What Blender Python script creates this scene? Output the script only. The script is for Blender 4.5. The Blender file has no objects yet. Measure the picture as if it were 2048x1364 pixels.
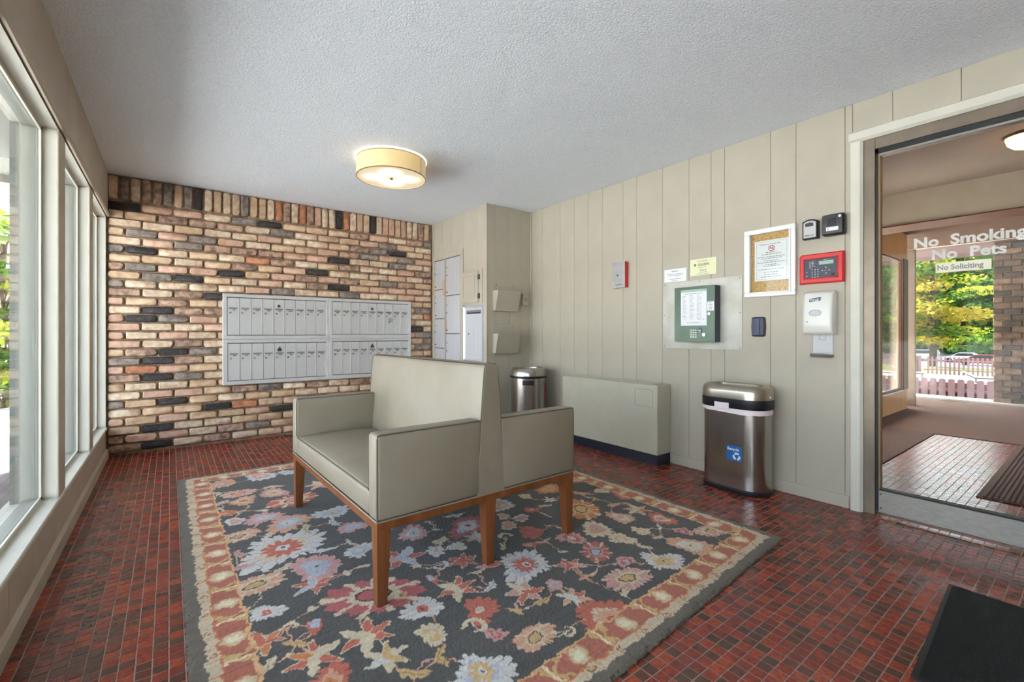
import bpy, bmesh, math, random
import numpy as np
from mathutils import Vector, Matrix

# ------------------------------------------------------------------ camera, world, sun, exposure
scene = bpy.context.scene
COL = scene.collection
PI = math.pi

cam_data = bpy.data.cameras.new('camera')
cam_data.sensor_width = 36.0
cam_data.lens = 15.919
cam_data.shift_y = -14.0 / 2048.0
cam_data.clip_start = 0.02
cam_data.clip_end = 600
cam = bpy.data.objects.new('camera', cam_data)
cam.location = (0, 0, 1.056)
cam.rotation_euler = (PI / 2, 0, -math.radians(37.064))
COL.objects.link(cam)
scene.camera = cam

world = bpy.data.worlds.new('sky')
scene.world = world
world.use_nodes = True
wn = world.node_tree.nodes
wl = world.node_tree.links
wn.clear()
w_out = wn.new('ShaderNodeOutputWorld')
w_bg = wn.new('ShaderNodeBackground')
w_sky = wn.new('ShaderNodeTexSky')
w_sky.sky_type = 'NISHITA'
w_sky.sun_disc = False
w_sky.sun_elevation = math.radians(58)
w_sky.sun_rotation = math.radians(45)
w_sky.dust_density = 3.0
w_sky.ozone_density = 1.0
w_bg.inputs['Strength'].default_value = 0.70
w_hs = wn.new('ShaderNodeHueSaturation')          # hazy sky, less blue
w_hs.inputs['Saturation'].default_value = 0.55
wl.new(w_sky.outputs[0], w_hs.inputs['Color'])
wl.new(w_hs.outputs['Color'], w_bg.inputs['Color'])
wl.new(w_bg.outputs[0], w_out.inputs['Surface'])

sun_data = bpy.data.lights.new('sun', 'SUN')
sun_data.energy = 12.0
sun_data.angle = math.radians(1.0)
sun_data.color = (1.0, 0.96, 0.9)
sun = bpy.data.objects.new('sun', sun_data)
_d = Vector((0.5, 0.62, 1.28)).normalized()      # towards the sun
sun.rotation_euler = _d.to_track_quat('Z', 'Y').to_euler()
sun.location = (6, 8, 14)
COL.objects.link(sun)

vs = scene.view_settings
vs.view_transform = 'Standard'
vs.look = 'None'
vs.gamma = 1.0
vs.use_curve_mapping = False
vs.exposure = 1.6
scene.cycles.use_denoising = True
scene.cycles.max_bounces = 10
scene.cycles.diffuse_bounces = 6
scene.cycles.transparent_max_bounces = 12
scene.cycles.sample_clamp_indirect = 6.0

R_ = random.Random(7)

# ------------------------------------------------------------------ helpers
def lin(c):
    out = []
    for v in c[:3]:
        v = v / 255.0
        out.append(v / 12.92 if v <= 0.04045 else ((v + 0.055) / 1.055) ** 2.4)
    return (out[0], out[1], out[2], 1.0)

MATS = {}
def pm(name, rgb, rough=0.5, metal=0.0, var=0.0, vscale=8.0, bump=0.0, bscale=60.0, spec=0.5,
       coat=0.0, emit=0.0, emit_rgb=None, coord='Object', stretch=(1, 1, 1), rgb2=None, detail=4.0, lo=0.35, hi=0.65,
       island=0.0, sheen=0.0, coat_rough=0.1):
    m = bpy.data.materials.new(name)
    m.use_nodes = True
    nt = m.node_tree
    b = nt.nodes['Principled BSDF']
    b.inputs['Base Color'].default_value = lin(rgb)
    b.inputs['Roughness'].default_value = rough
    b.inputs['Metallic'].default_value = metal
    b.inputs['Specular IOR Level'].default_value = spec
    b.inputs['Coat Weight'].default_value = coat
    b.inputs['Coat Roughness'].default_value = coat_rough
    if sheen: b.inputs['Sheen Weight'].default_value = sheen
    if emit:
        b.inputs['Emission Strength'].default_value = emit
        b.inputs['Emission Color'].default_value = lin(emit_rgb or rgb)
    vec = None
    if var or bump or rgb2:
        if coord == 'World':
            g = nt.nodes.new('ShaderNodeNewGeometry'); src = g.outputs['Position']
        else:
            tc = nt.nodes.new('ShaderNodeTexCoord'); src = tc.outputs['Object']
        mp = nt.nodes.new('ShaderNodeMapping')
        mp.inputs['Scale'].default_value = stretch
        nt.links.new(src, mp.inputs['Vector'])
        vec = mp.outputs['Vector']
    if var or rgb2:
        n = nt.nodes.new('ShaderNodeTexNoise')
        n.inputs['Scale'].default_value = vscale
        n.inputs['Detail'].default_value = detail
        nt.links.new(vec, n.inputs['Vector'])
        mr = nt.nodes.new('ShaderNodeMapRange')
        mr.inputs['From Min'].default_value = lo
        mr.inputs['From Max'].default_value = hi
        nt.links.new(n.outputs['Fac'], mr.inputs['Value'])
        mx = nt.nodes.new('ShaderNodeMix'); mx.data_type = 'RGBA'
        if rgb2:
            mx.inputs['A'].default_value = lin(rgb); mx.inputs['B'].default_value = lin(rgb2)
        else:
            mx.inputs['A'].default_value = lin([min(255, c * (1 - var)) for c in rgb])
            mx.inputs['B'].default_value = lin([min(255, c * (1 + var)) for c in rgb])
        nt.links.new(mr.outputs['Result'], mx.inputs['Factor'])
        colout = mx.outputs['Result']
        if island:
            g2 = nt.nodes.new('ShaderNodeNewGeometry')
            hv = nt.nodes.new('ShaderNodeHueSaturation')
            m2 = nt.nodes.new('ShaderNodeMapRange')
            m2.inputs['To Min'].default_value = 1 - island
            m2.inputs['To Max'].default_value = 1 + island
            nt.links.new(g2.outputs['Random Per Island'], m2.inputs['Value'])
            nt.links.new(m2.outputs['Result'], hv.inputs['Value'])
            nt.links.new(colout, hv.inputs['Color'])
            colout = hv.outputs['Color']
        nt.links.new(colout, b.inputs['Base Color'])
    if bump:
        n2 = nt.nodes.new('ShaderNodeTexNoise')
        n2.inputs['Scale'].default_value = bscale
        n2.inputs['Detail'].default_value = 3.0
        nt.links.new(vec, n2.inputs['Vector'])
        bp = nt.nodes.new('ShaderNodeBump')
        bp.inputs['Strength'].default_value = min(1.0, bump)
        bp.inputs['Distance'].default_value = 0.004
        nt.links.new(n2.outputs['Fac'], bp.inputs['Height'])
        nt.links.new(bp.outputs['Normal'], b.inputs['Normal'])
    MATS[name] = m
    return m

def glass_mat(name, tint=(0.97, 0.985, 0.975), ior=1.3):
    m = bpy.data.materials.new(name)
    m.use_nodes = True
    nt = m.node_tree
    nt.nodes.clear()
    o = nt.nodes.new('ShaderNodeOutputMaterial')
    t = nt.nodes.new('ShaderNodeBsdfTransparent'); t.inputs['Color'].default_value = (*tint, 1)
    g = nt.nodes.new('ShaderNodeBsdfGlossy'); g.inputs['Roughness'].default_value = 0.0
    fr = nt.nodes.new('ShaderNodeFresnel')
    ge = nt.nodes.new('ShaderNodeNewGeometry')          # same reflectance on both faces of the thin pane
    mi_ = nt.nodes.new('ShaderNodeMapRange')
    mi_.inputs['To Min'].default_value = ior; mi_.inputs['To Max'].default_value = 1.0 / ior
    nt.links.new(ge.outputs['Backfacing'], mi_.inputs['Value'])
    nt.links.new(mi_.outputs['Result'], fr.inputs['IOR'])
    mx = nt.nodes.new('ShaderNodeMixShader')
    nt.links.new(fr.outputs[0], mx.inputs[0])
    nt.links.new(t.outputs[0], mx.inputs[1])
    nt.links.new(g.outputs[0], mx.inputs[2])
    nt.links.new(mx.outputs[0], o.inputs['Surface'])
    MATS[name] = m
    return m

def leaf_mat(name, rgb, rgb2, trans=0.45):
    m = bpy.data.materials.new(name)
    m.use_nodes = True
    nt = m.node_tree
    nt.nodes.clear()
    o = nt.nodes.new('ShaderNodeOutputMaterial')
    g = nt.nodes.new('ShaderNodeNewGeometry')
    mx = nt.nodes.new('ShaderNodeMix'); mx.data_type = 'RGBA'
    mx.inputs['A'].default_value = lin(rgb); mx.inputs['B'].default_value = lin(rgb2)
    nt.links.new(g.outputs['Random Per Island'], mx.inputs['Factor'])
    d = nt.nodes.new('ShaderNodeBsdfDiffuse'); t = nt.nodes.new('ShaderNodeBsdfTranslucent')
    s = nt.nodes.new('ShaderNodeMixShader'); s.inputs[0].default_value = trans
    nt.links.new(mx.outputs['Result'], d.inputs['Color']); nt.links.new(mx.outputs['Result'], t.inputs['Color'])
    nt.links.new(d.outputs[0], s.inputs[1]); nt.links.new(t.outputs[0], s.inputs[2])
    nt.links.new(s.outputs[0], o.inputs['Surface'])
    MATS[name] = m
    return m

def trans_mat(name, rgb, t):
    m = bpy.data.materials.new(name); m.use_nodes = True
    nt = m.node_tree; nt.nodes.clear()
    o = nt.nodes.new('ShaderNodeOutputMaterial')
    d = nt.nodes.new('ShaderNodeBsdfDiffuse'); tr = nt.nodes.new('ShaderNodeBsdfTranslucent')
    d.inputs['Color'].default_value = lin(rgb); tr.inputs['Color'].default_value = lin(rgb)
    s = nt.nodes.new('ShaderNodeMixShader'); s.inputs[0].default_value = t
    nt.links.new(d.outputs[0], s.inputs[1]); nt.links.new(tr.outputs[0], s.inputs[2]); nt.links.new(s.outputs[0], o.inputs['Surface'])
    MATS[name] = m
    return m

class MB:
    """collects geometry (world coordinates unless said otherwise)"""
    def __init__(self):
        self.v = []; self.f = []; self.m = []
    def add(self, vs_, fs_, mi=0):
        o = len(self.v)
        self.v.extend([tuple(p) for p in vs_])
        self.f.extend([tuple(i + o for i in f) for f in fs_])
        self.m.extend([mi] * len(fs_))
        return self
    def box(self, x0, x1, y0, y1, z0, z1, mi=0):
        x0, x1 = sorted((x0, x1)); y0, y1 = sorted((y0, y1)); z0, z1 = sorted((z0, z1))
        return self.add([(x0, y0, z0), (x1, y0, z0), (x1, y1, z0), (x0, y1, z0), (x0, y0, z1), (x1, y0, z1), (x1, y1, z1), (x0, y1, z1)],
                        [(0, 3, 2, 1), (4, 5, 6, 7), (0, 1, 5, 4), (1, 2, 6, 5), (2, 3, 7, 6), (3, 0, 4, 7)], mi)
    def rbox(self, x0, x1, y0, y1, z0, z1, b=0.006, seg=2, mi=0):
        x0, x1 = sorted((x0, x1)); y0, y1 = sorted((y0, y1)); z0, z1 = sorted((z0, z1))
        b = min(b, 0.49 * min(x1 - x0, y1 - y0, z1 - z0))
        bm = bmesh.new()
        bmesh.ops.create_cube(bm, size=1.0, matrix=Matrix.Translation(((x0 + x1) / 2, (y0 + y1) / 2, (z0 + z1) / 2)) @ Matrix.Diagonal((x1 - x0, y1 - y0, z1 - z0, 1)))
        bmesh.ops.bevel(bm, geom=bm.edges[:], offset=b, segments=seg, profile=0.5, affect='EDGES')
        return self.bm(bm, mi)
    def bm(self, bm, mi=0):
        bm.verts.index_update()
        self.add([v.co for v in bm.verts], [[v.index for v in f.verts] for f in bm.faces], mi)
        bm.free()
        return self
    def prism(self, poly, axis, a, b, mi=0):
        """poly: 2D points; axis 'x' -> (y,z), 'y' -> (x,z), 'z' -> (x,y)"""
        n = len(poly)
        def mk(p, t):
            return {'x': (t, p[0], p[1]), 'y': (p[0], t, p[1]), 'z': (p[0], p[1], t)}[axis]
        vs_ = [mk(p, a) for p in poly] + [mk(p, b) for p in poly]
        fs_ = [tuple(range(n))[::-1], tuple(range(n, 2 * n))]
        for i in range(n):
            j = (i + 1) % n
            fs_.append((i, j, n + j, n + i))
        return self.add(vs_, fs_, mi)
    def loft(self, rings, cap=True, closed=True, mi=0):
        n = len(rings[0])
        vs_ = [p for r in rings for p in r]
        fs_ = []
        for k in range(len(rings) - 1):
            for i in range(n if closed else n - 1):
                j = (i + 1) % n
                fs_.append((k * n + i, k * n + j, (k + 1) * n + j, (k + 1) * n + i))
        if cap:
            fs_.append(tuple(range(n))[::-1])
            fs_.append(tuple((len(rings) - 1) * n + i for i in range(n)))
        return self.add(vs_, fs_, mi)
    def lathe(self, prof, c, n=32, mi=0, cap=True):
        rings = [[(c[0] + r * math.cos(2 * PI * i / n), c[1] + r * math.sin(2 * PI * i / n), c[2] + z) for i in range(n)] for r, z in prof]
        return self.loft(rings, cap=cap, mi=mi)
    def cyl(self, c, r, h, axis='z', n=20, mi=0):
        pts = []
        for t in (0, h):
            ring = []
            for i in range(n):
                a = 2 * PI * i / n
                u, w = r * math.cos(a), r * math.sin(a)
                ring.append({'z': (c[0] + u, c[1] + w, c[2] + t), 'x': (c[0] + t, c[1] + u, c[2] + w), 'y': (c[0] + u, c[1] + t, c[2] + w)}[axis])
            pts.append(ring)
        return self.loft(pts, mi=mi)
    def tube(self, pts, r, n=6, mi=0, closed=False):
        pts = [Vector(p) for p in pts]
        rings = []
        m = len(pts)
        for i, p in enumerate(pts):
            a = pts[i - 1] if (i > 0 or closed) else pts[i]
            b = pts[(i + 1) % m] if (i < m - 1 or closed) else pts[i]
            d = (b - a).normalized()
            up = Vector((0, 0, 1)) if abs(d.z) < 0.9 else Vector((1, 0, 0))
            s = d.cross(up).normalized(); t = s.cross(d).normalized()
            rr = r[i] if isinstance(r, (list, tuple)) else r
            rings.append([tuple(p + s * (rr * math.cos(2 * PI * k / n)) + t * (rr * math.sin(2 * PI * k / n))) for k in range(n)])
        if closed: rings.append(rings[0])
        return self.loft(rings, cap=not closed, mi=mi)
    def center(self):
        a = np.array(self.v)
        lo, hi = a.min(0), a.max(0)
        return ((lo[0] + hi[0]) / 2, (lo[1] + hi[1]) / 2, lo[2])

ORIGIN = {}
def mesh_from(mb, mats, off=(0, 0, 0), smooth=False, name='mesh', angle=35):
    me = bpy.data.meshes.new(name)
    vs_ = [(p[0] - off[0], p[1] - off[1], p[2] - off[2]) for p in mb.v]
    me.from_pydata(vs_, [], mb.f)
    for mt in (mats if isinstance(mats, (list, tuple)) else [mats]):
        me.materials.append(MATS[mt] if isinstance(mt, str) else mt)
    if any(mb.m): me.polygons.foreach_set('material_index', mb.m)
    bmx = bmesh.new(); bmx.from_mesh(me)
    bmesh.ops.recalc_face_normals(bmx, faces=bmx.faces[:])
    bmx.to_mesh(me); bmx.free()
    if smooth:
        me.shade_smooth()
        me.set_sharp_from_angle(angle=math.radians(angle))
    me.update()
    return me

def tag(o, label=None, cat=None, group=None, kind=None):
    if label: o['label'] = label
    if cat: o['category'] = cat
    if group: o['group'] = group
    if kind: o['kind'] = kind
    return o

def empty(name, loc, rz=0.0, label=None, cat=None, group=None, kind=None):
    o = bpy.data.objects.new(name, None)
    o.empty_display_size = 0.1
    o.location = loc
    o.rotation_euler = (0, 0, rz)
    COL.objects.link(o)
    ORIGIN[o.name] = tuple(loc)
    return tag(o, label, cat, group, kind)

def part(name, mb, mat, parent=None, smooth=False, local=False, label=None, kind=None, angle=35):
    """child mesh; mb in world coordinates unless local (then in the root's frame)"""
    po = (0, 0, 0) if (parent is None or local) else ORIGIN[parent.name]
    off = mb.center() if not local else mb.center()
    me = mesh_from(mb, mat, off, smooth, name, angle)
    o = bpy.data.objects.new(name, me)
    if local:
        lo = ORIGIN.get('L:' + parent.name, (0, 0, 0))
        o.location = (off[0] - lo[0], off[1] - lo[1], off[2] - lo[2])
        o.parent = parent
        COL.objects.link(o)
        ORIGIN['L:' + o.name] = off
    else:
        o.location = (off[0] - po[0], off[1] - po[1], off[2] - po[2])
        if parent: o.parent = parent
        COL.objects.link(o)
        ORIGIN[o.name] = off
    return tag(o, label, None, None, kind)

def single(name, mb, mat, label, cat, group=None, smooth=False, angle=35):
    o = part(name, mb, mat, None, smooth, angle=angle)
    return tag(o, label, cat, group)

def struct(name, mb, mat, smooth=False):
    o = part(name, mb, mat, None, smooth)
    o['kind'] = 'structure'
    return o

def place(name, me, parent, loc, rot=(0, 0, 0)):
    """linked copy of a shared mesh, loc in world coordinates"""
    o = bpy.data.objects.new(name, me)
    po = ORIGIN[parent.name] if parent else (0, 0, 0)
    o.location = (loc[0] - po[0], loc[1] - po[1], loc[2] - po[2])
    o.rotation_euler = rot
    if parent: o.parent = parent
    COL.objects.link(o)
    ORIGIN[o.name] = tuple(loc)
    return o

def text_geo(body, size, sx=1.0, bold=0.0, align='LEFT', spacing=1.0, shear=0.0):
    """flat lettering -> (verts2d, faces)"""
    cu = bpy.data.curves.new('txt', 'FONT')
    cu.body = body; cu.size = size; cu.align_x = align
    cu.offset = bold; cu.space_character = spacing; cu.shear = shear
    cu.resolution_u = 3
    o = bpy.data.objects.new('txt', cu)
    COL.objects.link(o)
    bpy.context.view_layer.update()
    dg = bpy.context.evaluated_depsgraph_get()
    me = bpy.data.meshes.new_from_object(o.evaluated_get(dg))
    vs_ = [(v.co.x * sx, v.co.y) for v in me.vertices]
    fs_ = [tuple(p.vertices) for p in me.polygons]
    bpy.data.objects.remove(o); bpy.data.curves.remove(cu); bpy.data.meshes.remove(me)
    return vs_, fs_

def text_x(mb, body, x, y, z, size, **k):
    """lettering on a wall that faces -X: reads towards -Y"""
    vs_, fs_ = text_geo(body, size, **k)
    return mb.add([(x, y - a, z + b) for a, b in vs_], fs_)

def leaf_cloud(mb, blobs, n, size, rng, mi=0, flat=0.0):
    tot = sum(b[3] * b[4] * b[5] for b in blobs)
    for (cx, cy, cz, rx, ry, rz) in blobs:
        k = max(8, int(n * rx * ry * rz / tot))
        for _ in range(k):
            while True:
                p = Vector((rng.uniform(-1, 1), rng.uniform(-1, 1), rng.uniform(-1, 1)))
                if 0.25 < p.length < 1: break
            c = Vector((cx + p.x * rx, cy + p.y * ry, cz + p.z * rz))
            a = Vector((rng.gauss(0, 1), rng.gauss(0, 1), rng.gauss(0, 1) * (1 - flat))).normalized()
            b = a.cross(Vector((rng.gauss(0, 1), rng.gauss(0, 1), rng.gauss(0, 1)))).normalized()
            s = size * rng.uniform(0.6, 1.4)
            mb.add([c - a * s, c + b * s * 0.5, c + a * s, c - b * s * 0.5], [(0, 1, 2, 3)], mi)
    return mb

# ------------------------------------------------------------------ materials
pm('panel', (178, 170, 154), 0.55, var=0.02, vscale=3, bump=0.04, bscale=160)
pm('panel_back', (146, 139, 125), 0.7, var=0.02)
pm('panel_left', (186, 174, 156), 0.55, var=0.03, vscale=3)
pm('cream_trim', (206, 203, 190), 0.45, var=0.02, vscale=4)
pm('ceiling_texture', (232, 239, 246), 0.9, var=0.03, vscale=140, bump=1.0, bscale=110, coord='World')
pm('mortar', (150, 128, 104), 0.95, var=0.16, vscale=30, bump=0.7, bscale=180, coord='World')
pm('brick_tan', (216, 190, 156), 0.85, var=0.14, vscale=16, bump=0.8, bscale=90, coord='World', rgb2=(190, 152, 122))
pm('brick_cream', (226, 210, 184), 0.85, bump=0.8, bscale=90, vscale=22, coord='World', rgb2=(196, 160, 132))
pm('brick_pink', (212, 178, 156), 0.85, bump=0.8, bscale=90, vscale=20, coord='World', rgb2=(196, 152, 128))
pm('brick_orange', (206, 148, 112), 0.85, bump=0.8, bscale=90, vscale=20, coord='World', rgb2=(176, 110, 80))
pm('brick_grey', (168, 152, 140), 0.85, bump=0.9, bscale=90, vscale=24, coord='World', rgb2=(104, 94, 88), lo=0.3, hi=0.7)
pm('brick_mottled', (196, 160, 136), 0.85, bump=0.9, bscale=90, vscale=24, coord='World', rgb2=(104, 84, 74), lo=0.36, hi=0.72)
pm('brick_dark', (50, 46, 46), 0.75, bump=0.9, bscale=90, vscale=40, coord='World', rgb2=(86, 76, 70), lo=0.48, hi=0.75)
BRICKS = ['brick_tan', 'brick_cream', 'brick_pink', 'brick_orange', 'brick_grey', 'brick_mottled', 'brick_dark']
BW = [25, 30, 17, 3, 13, 15, 9]
pm('pier_brown', (132, 106, 90), 0.85, rgb2=(98, 78, 66), vscale=18, coord='World', bump=0.9, bscale=60)
pm('pier_tan', (156, 126, 106), 0.85, rgb2=(122, 96, 80), vscale=18, coord='World', bump=0.9, bscale=60)
pm('pier_dark', (96, 80, 72), 0.85, rgb2=(72, 60, 54), vscale=18, coord='World', bump=0.9, bscale=60)
pm('grout', (160, 128, 116), 0.85, var=0.1, vscale=60, coord='World')
pm('tile_red', (162, 56, 36), 0.26, rgb2=(104, 44, 34), vscale=70, coord='World', bump=0.02, bscale=60)
pm('tile_brown', (112, 56, 40), 0.26, rgb2=(78, 46, 36), vscale=60, coord='World', bump=0.02, bscale=60)
pm('tile_dark', (74, 48, 40), 0.24, rgb2=(92, 54, 42), vscale=60, coord='World', bump=0.02, bscale=60)
pm('tile_maroon', (136, 50, 36), 0.26, rgb2=(104, 46, 36), vscale=50, coord='World', bump=0.02, bscale=60)
pm('tile_orange', (180, 70, 38), 0.26, rgb2=(116, 52, 34), vscale=80, coord='World', bump=0.02, bscale=60)
TILES = ['tile_red', 'tile_brown', 'tile_dark', 'tile_maroon', 'tile_orange']
pm('aluminium', (158, 154, 146), 0.36, 0.85, var=0.05, vscale=30, stretch=(1, 1, 8))
pm('bronze_alu', (128, 116, 102), 0.4, 0.6, var=0.05)
pm('gasket', (22, 22, 24), 0.5)
pm('steel', (176, 172, 166), 0.24, 1.0, var=0.03, vscale=120, stretch=(1, 1, 0.02))
pm('steel_lid', (182, 174, 160), 0.3, 1.0, var=0.03, vscale=100)
pm('zinc_plate', (176, 172, 160), 0.5, 0.3, rgb2=(192, 191, 184), vscale=7)
pm('black_plastic', (26, 27, 32), 0.4)
pm('mail_grey', (206, 205, 204), 0.42, 0.25, var=0.025, vscale=6)
pm('mail_dark', (58, 58, 60), 0.5)
pm('mail_slot', (134, 133, 132), 0.5, 0.2)
pm('locker_grey', (206, 207, 212), 0.4, 0.35, var=0.05, vscale=50, stretch=(1, 6, 0.05))
pm('chrome', (206, 206, 204), 0.16, 1.0)
pm('brown_pull', (196, 160, 118), 0.6)
pm('leather', (142, 133, 118), 0.42, vscale=4, bump=0.1, bscale=220, rgb2=(134, 124, 107))
pm('piping', (92, 82, 66), 0.5)
pm('walnut', (134, 80, 42), 0.38, rgb2=(112, 62, 30), vscale=9, stretch=(3, 3, 0.4), bump=0.05)
pm('white_paint', (232, 232, 230), 0.4)
pm('paper', (232, 233, 236), 0.7)
pm('paper_yellow', (228, 226, 186), 0.7)
pm('ink', (60, 60, 66), 0.8)
pm('ink_light', (136, 138, 146), 0.8)
pm('ink_green', (52, 86, 58), 0.8)
pm('red_paint', (206, 44, 46), 0.42)
pm('red_ink', (196, 50, 44), 0.7)
pm('panel_navy', (56, 60, 76), 0.45)
pm('lcd', (150, 178, 164), 0.35)
pm('white_plastic', (226, 224, 218), 0.35, coat=0.2)
pm('grey_plastic', (190, 191, 194), 0.4)
pm('navy_plastic', (34, 46, 88), 0.35)
pm('cork', (192, 156, 104), 0.9, var=0.12, vscale=90)
pm('intercom_face', (72, 84, 74), 0.28, 0.85, var=0.03, vscale=4)
pm('intercom_side', (58, 64, 76), 0.4, 0.6)
pm('key_white', (224, 224, 216), 0.4)
pm('blue_sticker', (20, 98, 172), 0.5)
pm('bag_plastic', (228, 214, 216), 0.45)
pm('heater', (186, 182, 164), 0.45, var=0.015)
pm('heater_grille', (150, 146, 134), 0.5)
pm('kick_navy', (26, 30, 44), 0.3)
pm('mat_black', (11, 11, 12), 0.95, var=0.5, vscale=260, bump=1.0, bscale=420, coord='World')
pm('mat_rubber', (26, 27, 31), 0.55)
pm('carpet_brown', (92, 64, 44), 0.95, var=0.16, vscale=200, coord='World', bump=0.8, bscale=300)
pm('carpet_rib', (84, 58, 40), 0.95, var=0.2, vscale=40, coord='World', stretch=(0.2, 8, 1), bump=0.8, bscale=120)
pm('lobby_wall', (190, 144, 92), 0.6, var=0.03)
pm('lobby_wood', (84, 52, 32), 0.5, var=0.08, vscale=12)
pm('lobby_ceiling', (126, 112, 98), 0.9, var=0.05, vscale=120, bump=0.6, bscale=110, coord='World')
pm('bay_ceiling', (92, 66, 48), 0.8, var=0.06, vscale=6)
pm('lobby_beam', (166, 156, 138), 0.7, var=0.02)
pm('frame_ext_dimmed', (128, 130, 122), 0.5)  # outer half of the window trim, colour darkened to hold back daylight glare
pm('hill_green', (44, 66, 36), 0.95, rgb2=(70, 92, 46), vscale=0.25, coord='World')
pm('ledge_grey', (132, 128, 122), 0.9, var=0.06, vscale=3, coord='World')
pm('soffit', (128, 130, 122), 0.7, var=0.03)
pm('fascia', (120, 98, 96), 0.7, var=0.04)
pm('roofing', (96, 90, 86), 0.9)
pm('concrete', (214, 211, 206), 0.9, var=0.06, vscale=3, bump=0.3, bscale=80, coord='World')
pm('path_shade', (112, 110, 108), 0.95, var=0.08, vscale=3, coord='World')  # eave shade put into the colour, sharpens the dark band on the ceiling
pm('ground_bounce', (214, 216, 216), 0.95, rgb2=(204, 206, 206), vscale=0.6, coord='World')  # made pale as a reflector, bounces sun onto the room ceiling
pm('lawn', (104, 118, 52), 0.95, var=0.1, vscale=0.5, coord='World')
pm('deck', (84, 80, 75), 0.95, var=0.05, vscale=0.8, coord='World')
pm('asphalt', (70, 70, 74), 0.95)
pm('fence_paint', (118, 88, 86), 0.7, var=0.05, vscale=6)
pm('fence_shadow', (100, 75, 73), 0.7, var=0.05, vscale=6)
pm('bark', (62, 50, 42), 0.9, var=0.2, vscale=4)
pm('cushion', (180, 170, 154), 0.8)
pm('dark_metal', (56, 52, 50), 0.5, 0.5)
pm('car_white', (176, 178, 184), 0.25, coat=0.5)
pm('car_silver', (128, 132, 140), 0.25, 0.3, coat=0.5)
pm('car_red', (120, 44, 44), 0.25, coat=0.5)
pm('car_blue', (54, 66, 92), 0.25, coat=0.5)
pm('car_glass', (30, 38, 46), 0.1)
pm('tyre', (24, 24, 25), 0.8)
pm('lamp_band', (140, 112, 76), 0.5)
pm('lamp_halo', (240, 236, 226), 0.5, emit=0.3, emit_rgb=(255, 246, 230))  # emissive stand-in for lamp light spilling onto the ceiling
pm('lamp_seam', (206, 190, 160), 0.6, emit=0.1, emit_rgb=(255, 226, 170))
pm('vinyl_white', (226, 228, 222), 0.5)
pm('vinyl_black', (26, 30, 30), 0.5)
trans_mat('sticker_vinyl', (250, 248, 232), 0.4)
trans_mat('letter_vinyl', (232, 234, 230), 0.35)
pm('brushed_plate', (184, 184, 186), 0.34, 0.8, var=0.04, vscale=20)
glass_mat('window_glass')
glass_mat('door_glass', tint=(0.93, 0.93, 0.92), ior=1.16)
glass_mat('frame_glass', tint=(0.97, 0.98, 0.97))
leaf_mat('leaf_spring', (104, 128, 34), (150, 150, 58))
leaf_mat('leaf_green', (48, 84, 34), (100, 126, 54))
leaf_mat('leaf_deep', (30, 56, 32), (62, 90, 46))
leaf_mat('leaf_gold', (136, 120, 40), (160, 142, 64))

# drum shade: cloth lit from inside
def shade_mat():
    m = bpy.data.materials.new('lamp_shade'); m.use_nodes = True
    b = m.node_tree.nodes['Principled BSDF']
    b.inputs['Base Color'].default_value = lin((232, 206, 158))
    b.inputs['Roughness'].default_value = 0.8
    b.inputs['Emission Color'].default_value = lin((255, 214, 132))
    b.inputs['Emission Strength'].default_value = 0.085
    MATS['lamp_shade'] = m
shade_mat()

LAMP_E = 0.7
def diffuser_mat():
    """frosted disc with four bulbs behind it (object coordinates, disc centred on its origin)"""
    m = bpy.data.materials.new('lamp_diffuser'); m.use_nodes = True
    nt = m.node_tree
    b = nt.nodes['Principled BSDF']
    b.inputs['Base Color'].default_value = lin((196, 184, 160))
    b.inputs['Roughness'].default_value = 0.5
    b.inputs['Emission Color'].default_value = lin((255, 232, 190))
    tc = nt.nodes.new('ShaderNodeTexCoord')
    acc = None
    for k in range(4):
        a = PI / 4 + k * PI / 2 + 0.35
        d = nt.nodes.new('ShaderNodeVectorMath'); d.operation = 'DISTANCE'
        nt.links.new(tc.outputs['Object'], d.inputs[0])
        d.inputs[1].default_value = (0.125 * math.cos(a), 0.125 * math.sin(a), 0)
        mr = nt.nodes.new('ShaderNodeMapRange'); mr.interpolation_type = 'SMOOTHERSTEP'
        mr.inputs['From Min'].default_value = 0.13; mr.inputs['From Max'].default_value = 0.02
        nt.links.new(d.outputs['Value'], mr.inputs['Value'])
        if acc is None: acc = mr.outputs['Result']
        else:
            ad = nt.nodes.new('ShaderNodeMath'); ad.operation = 'ADD'
            nt.links.new(acc, ad.inputs[0]); nt.links.new(mr.outputs['Result'], ad.inputs[1]); acc = ad.outputs[0]
    ml = nt.nodes.new('ShaderNodeMath'); ml.operation = 'MULTIPLY_ADD'
    ml.inputs[1].default_value = LAMP_E; ml.inputs[2].default_value = 0.17
    nt.links.new(acc, ml.inputs[0])
    nt.links.new(ml.outputs[0], b.inputs['Emission Strength'])
    MATS['lamp_diffuser'] = m
diffuser_mat()

# ------------------------------------------------------------------ room shell
XL, XR, YB, YN, CH = -0.44, 3.28, 5.21, -1.45, 2.44
XC, YC = 2.67, 3.98

# ceiling
struct('ceiling', MB().box(XL - 0.16, XR + 0.14, YN - 0.1, YB + 0.2, CH, CH + 0.06), 'ceiling_texture')

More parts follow.
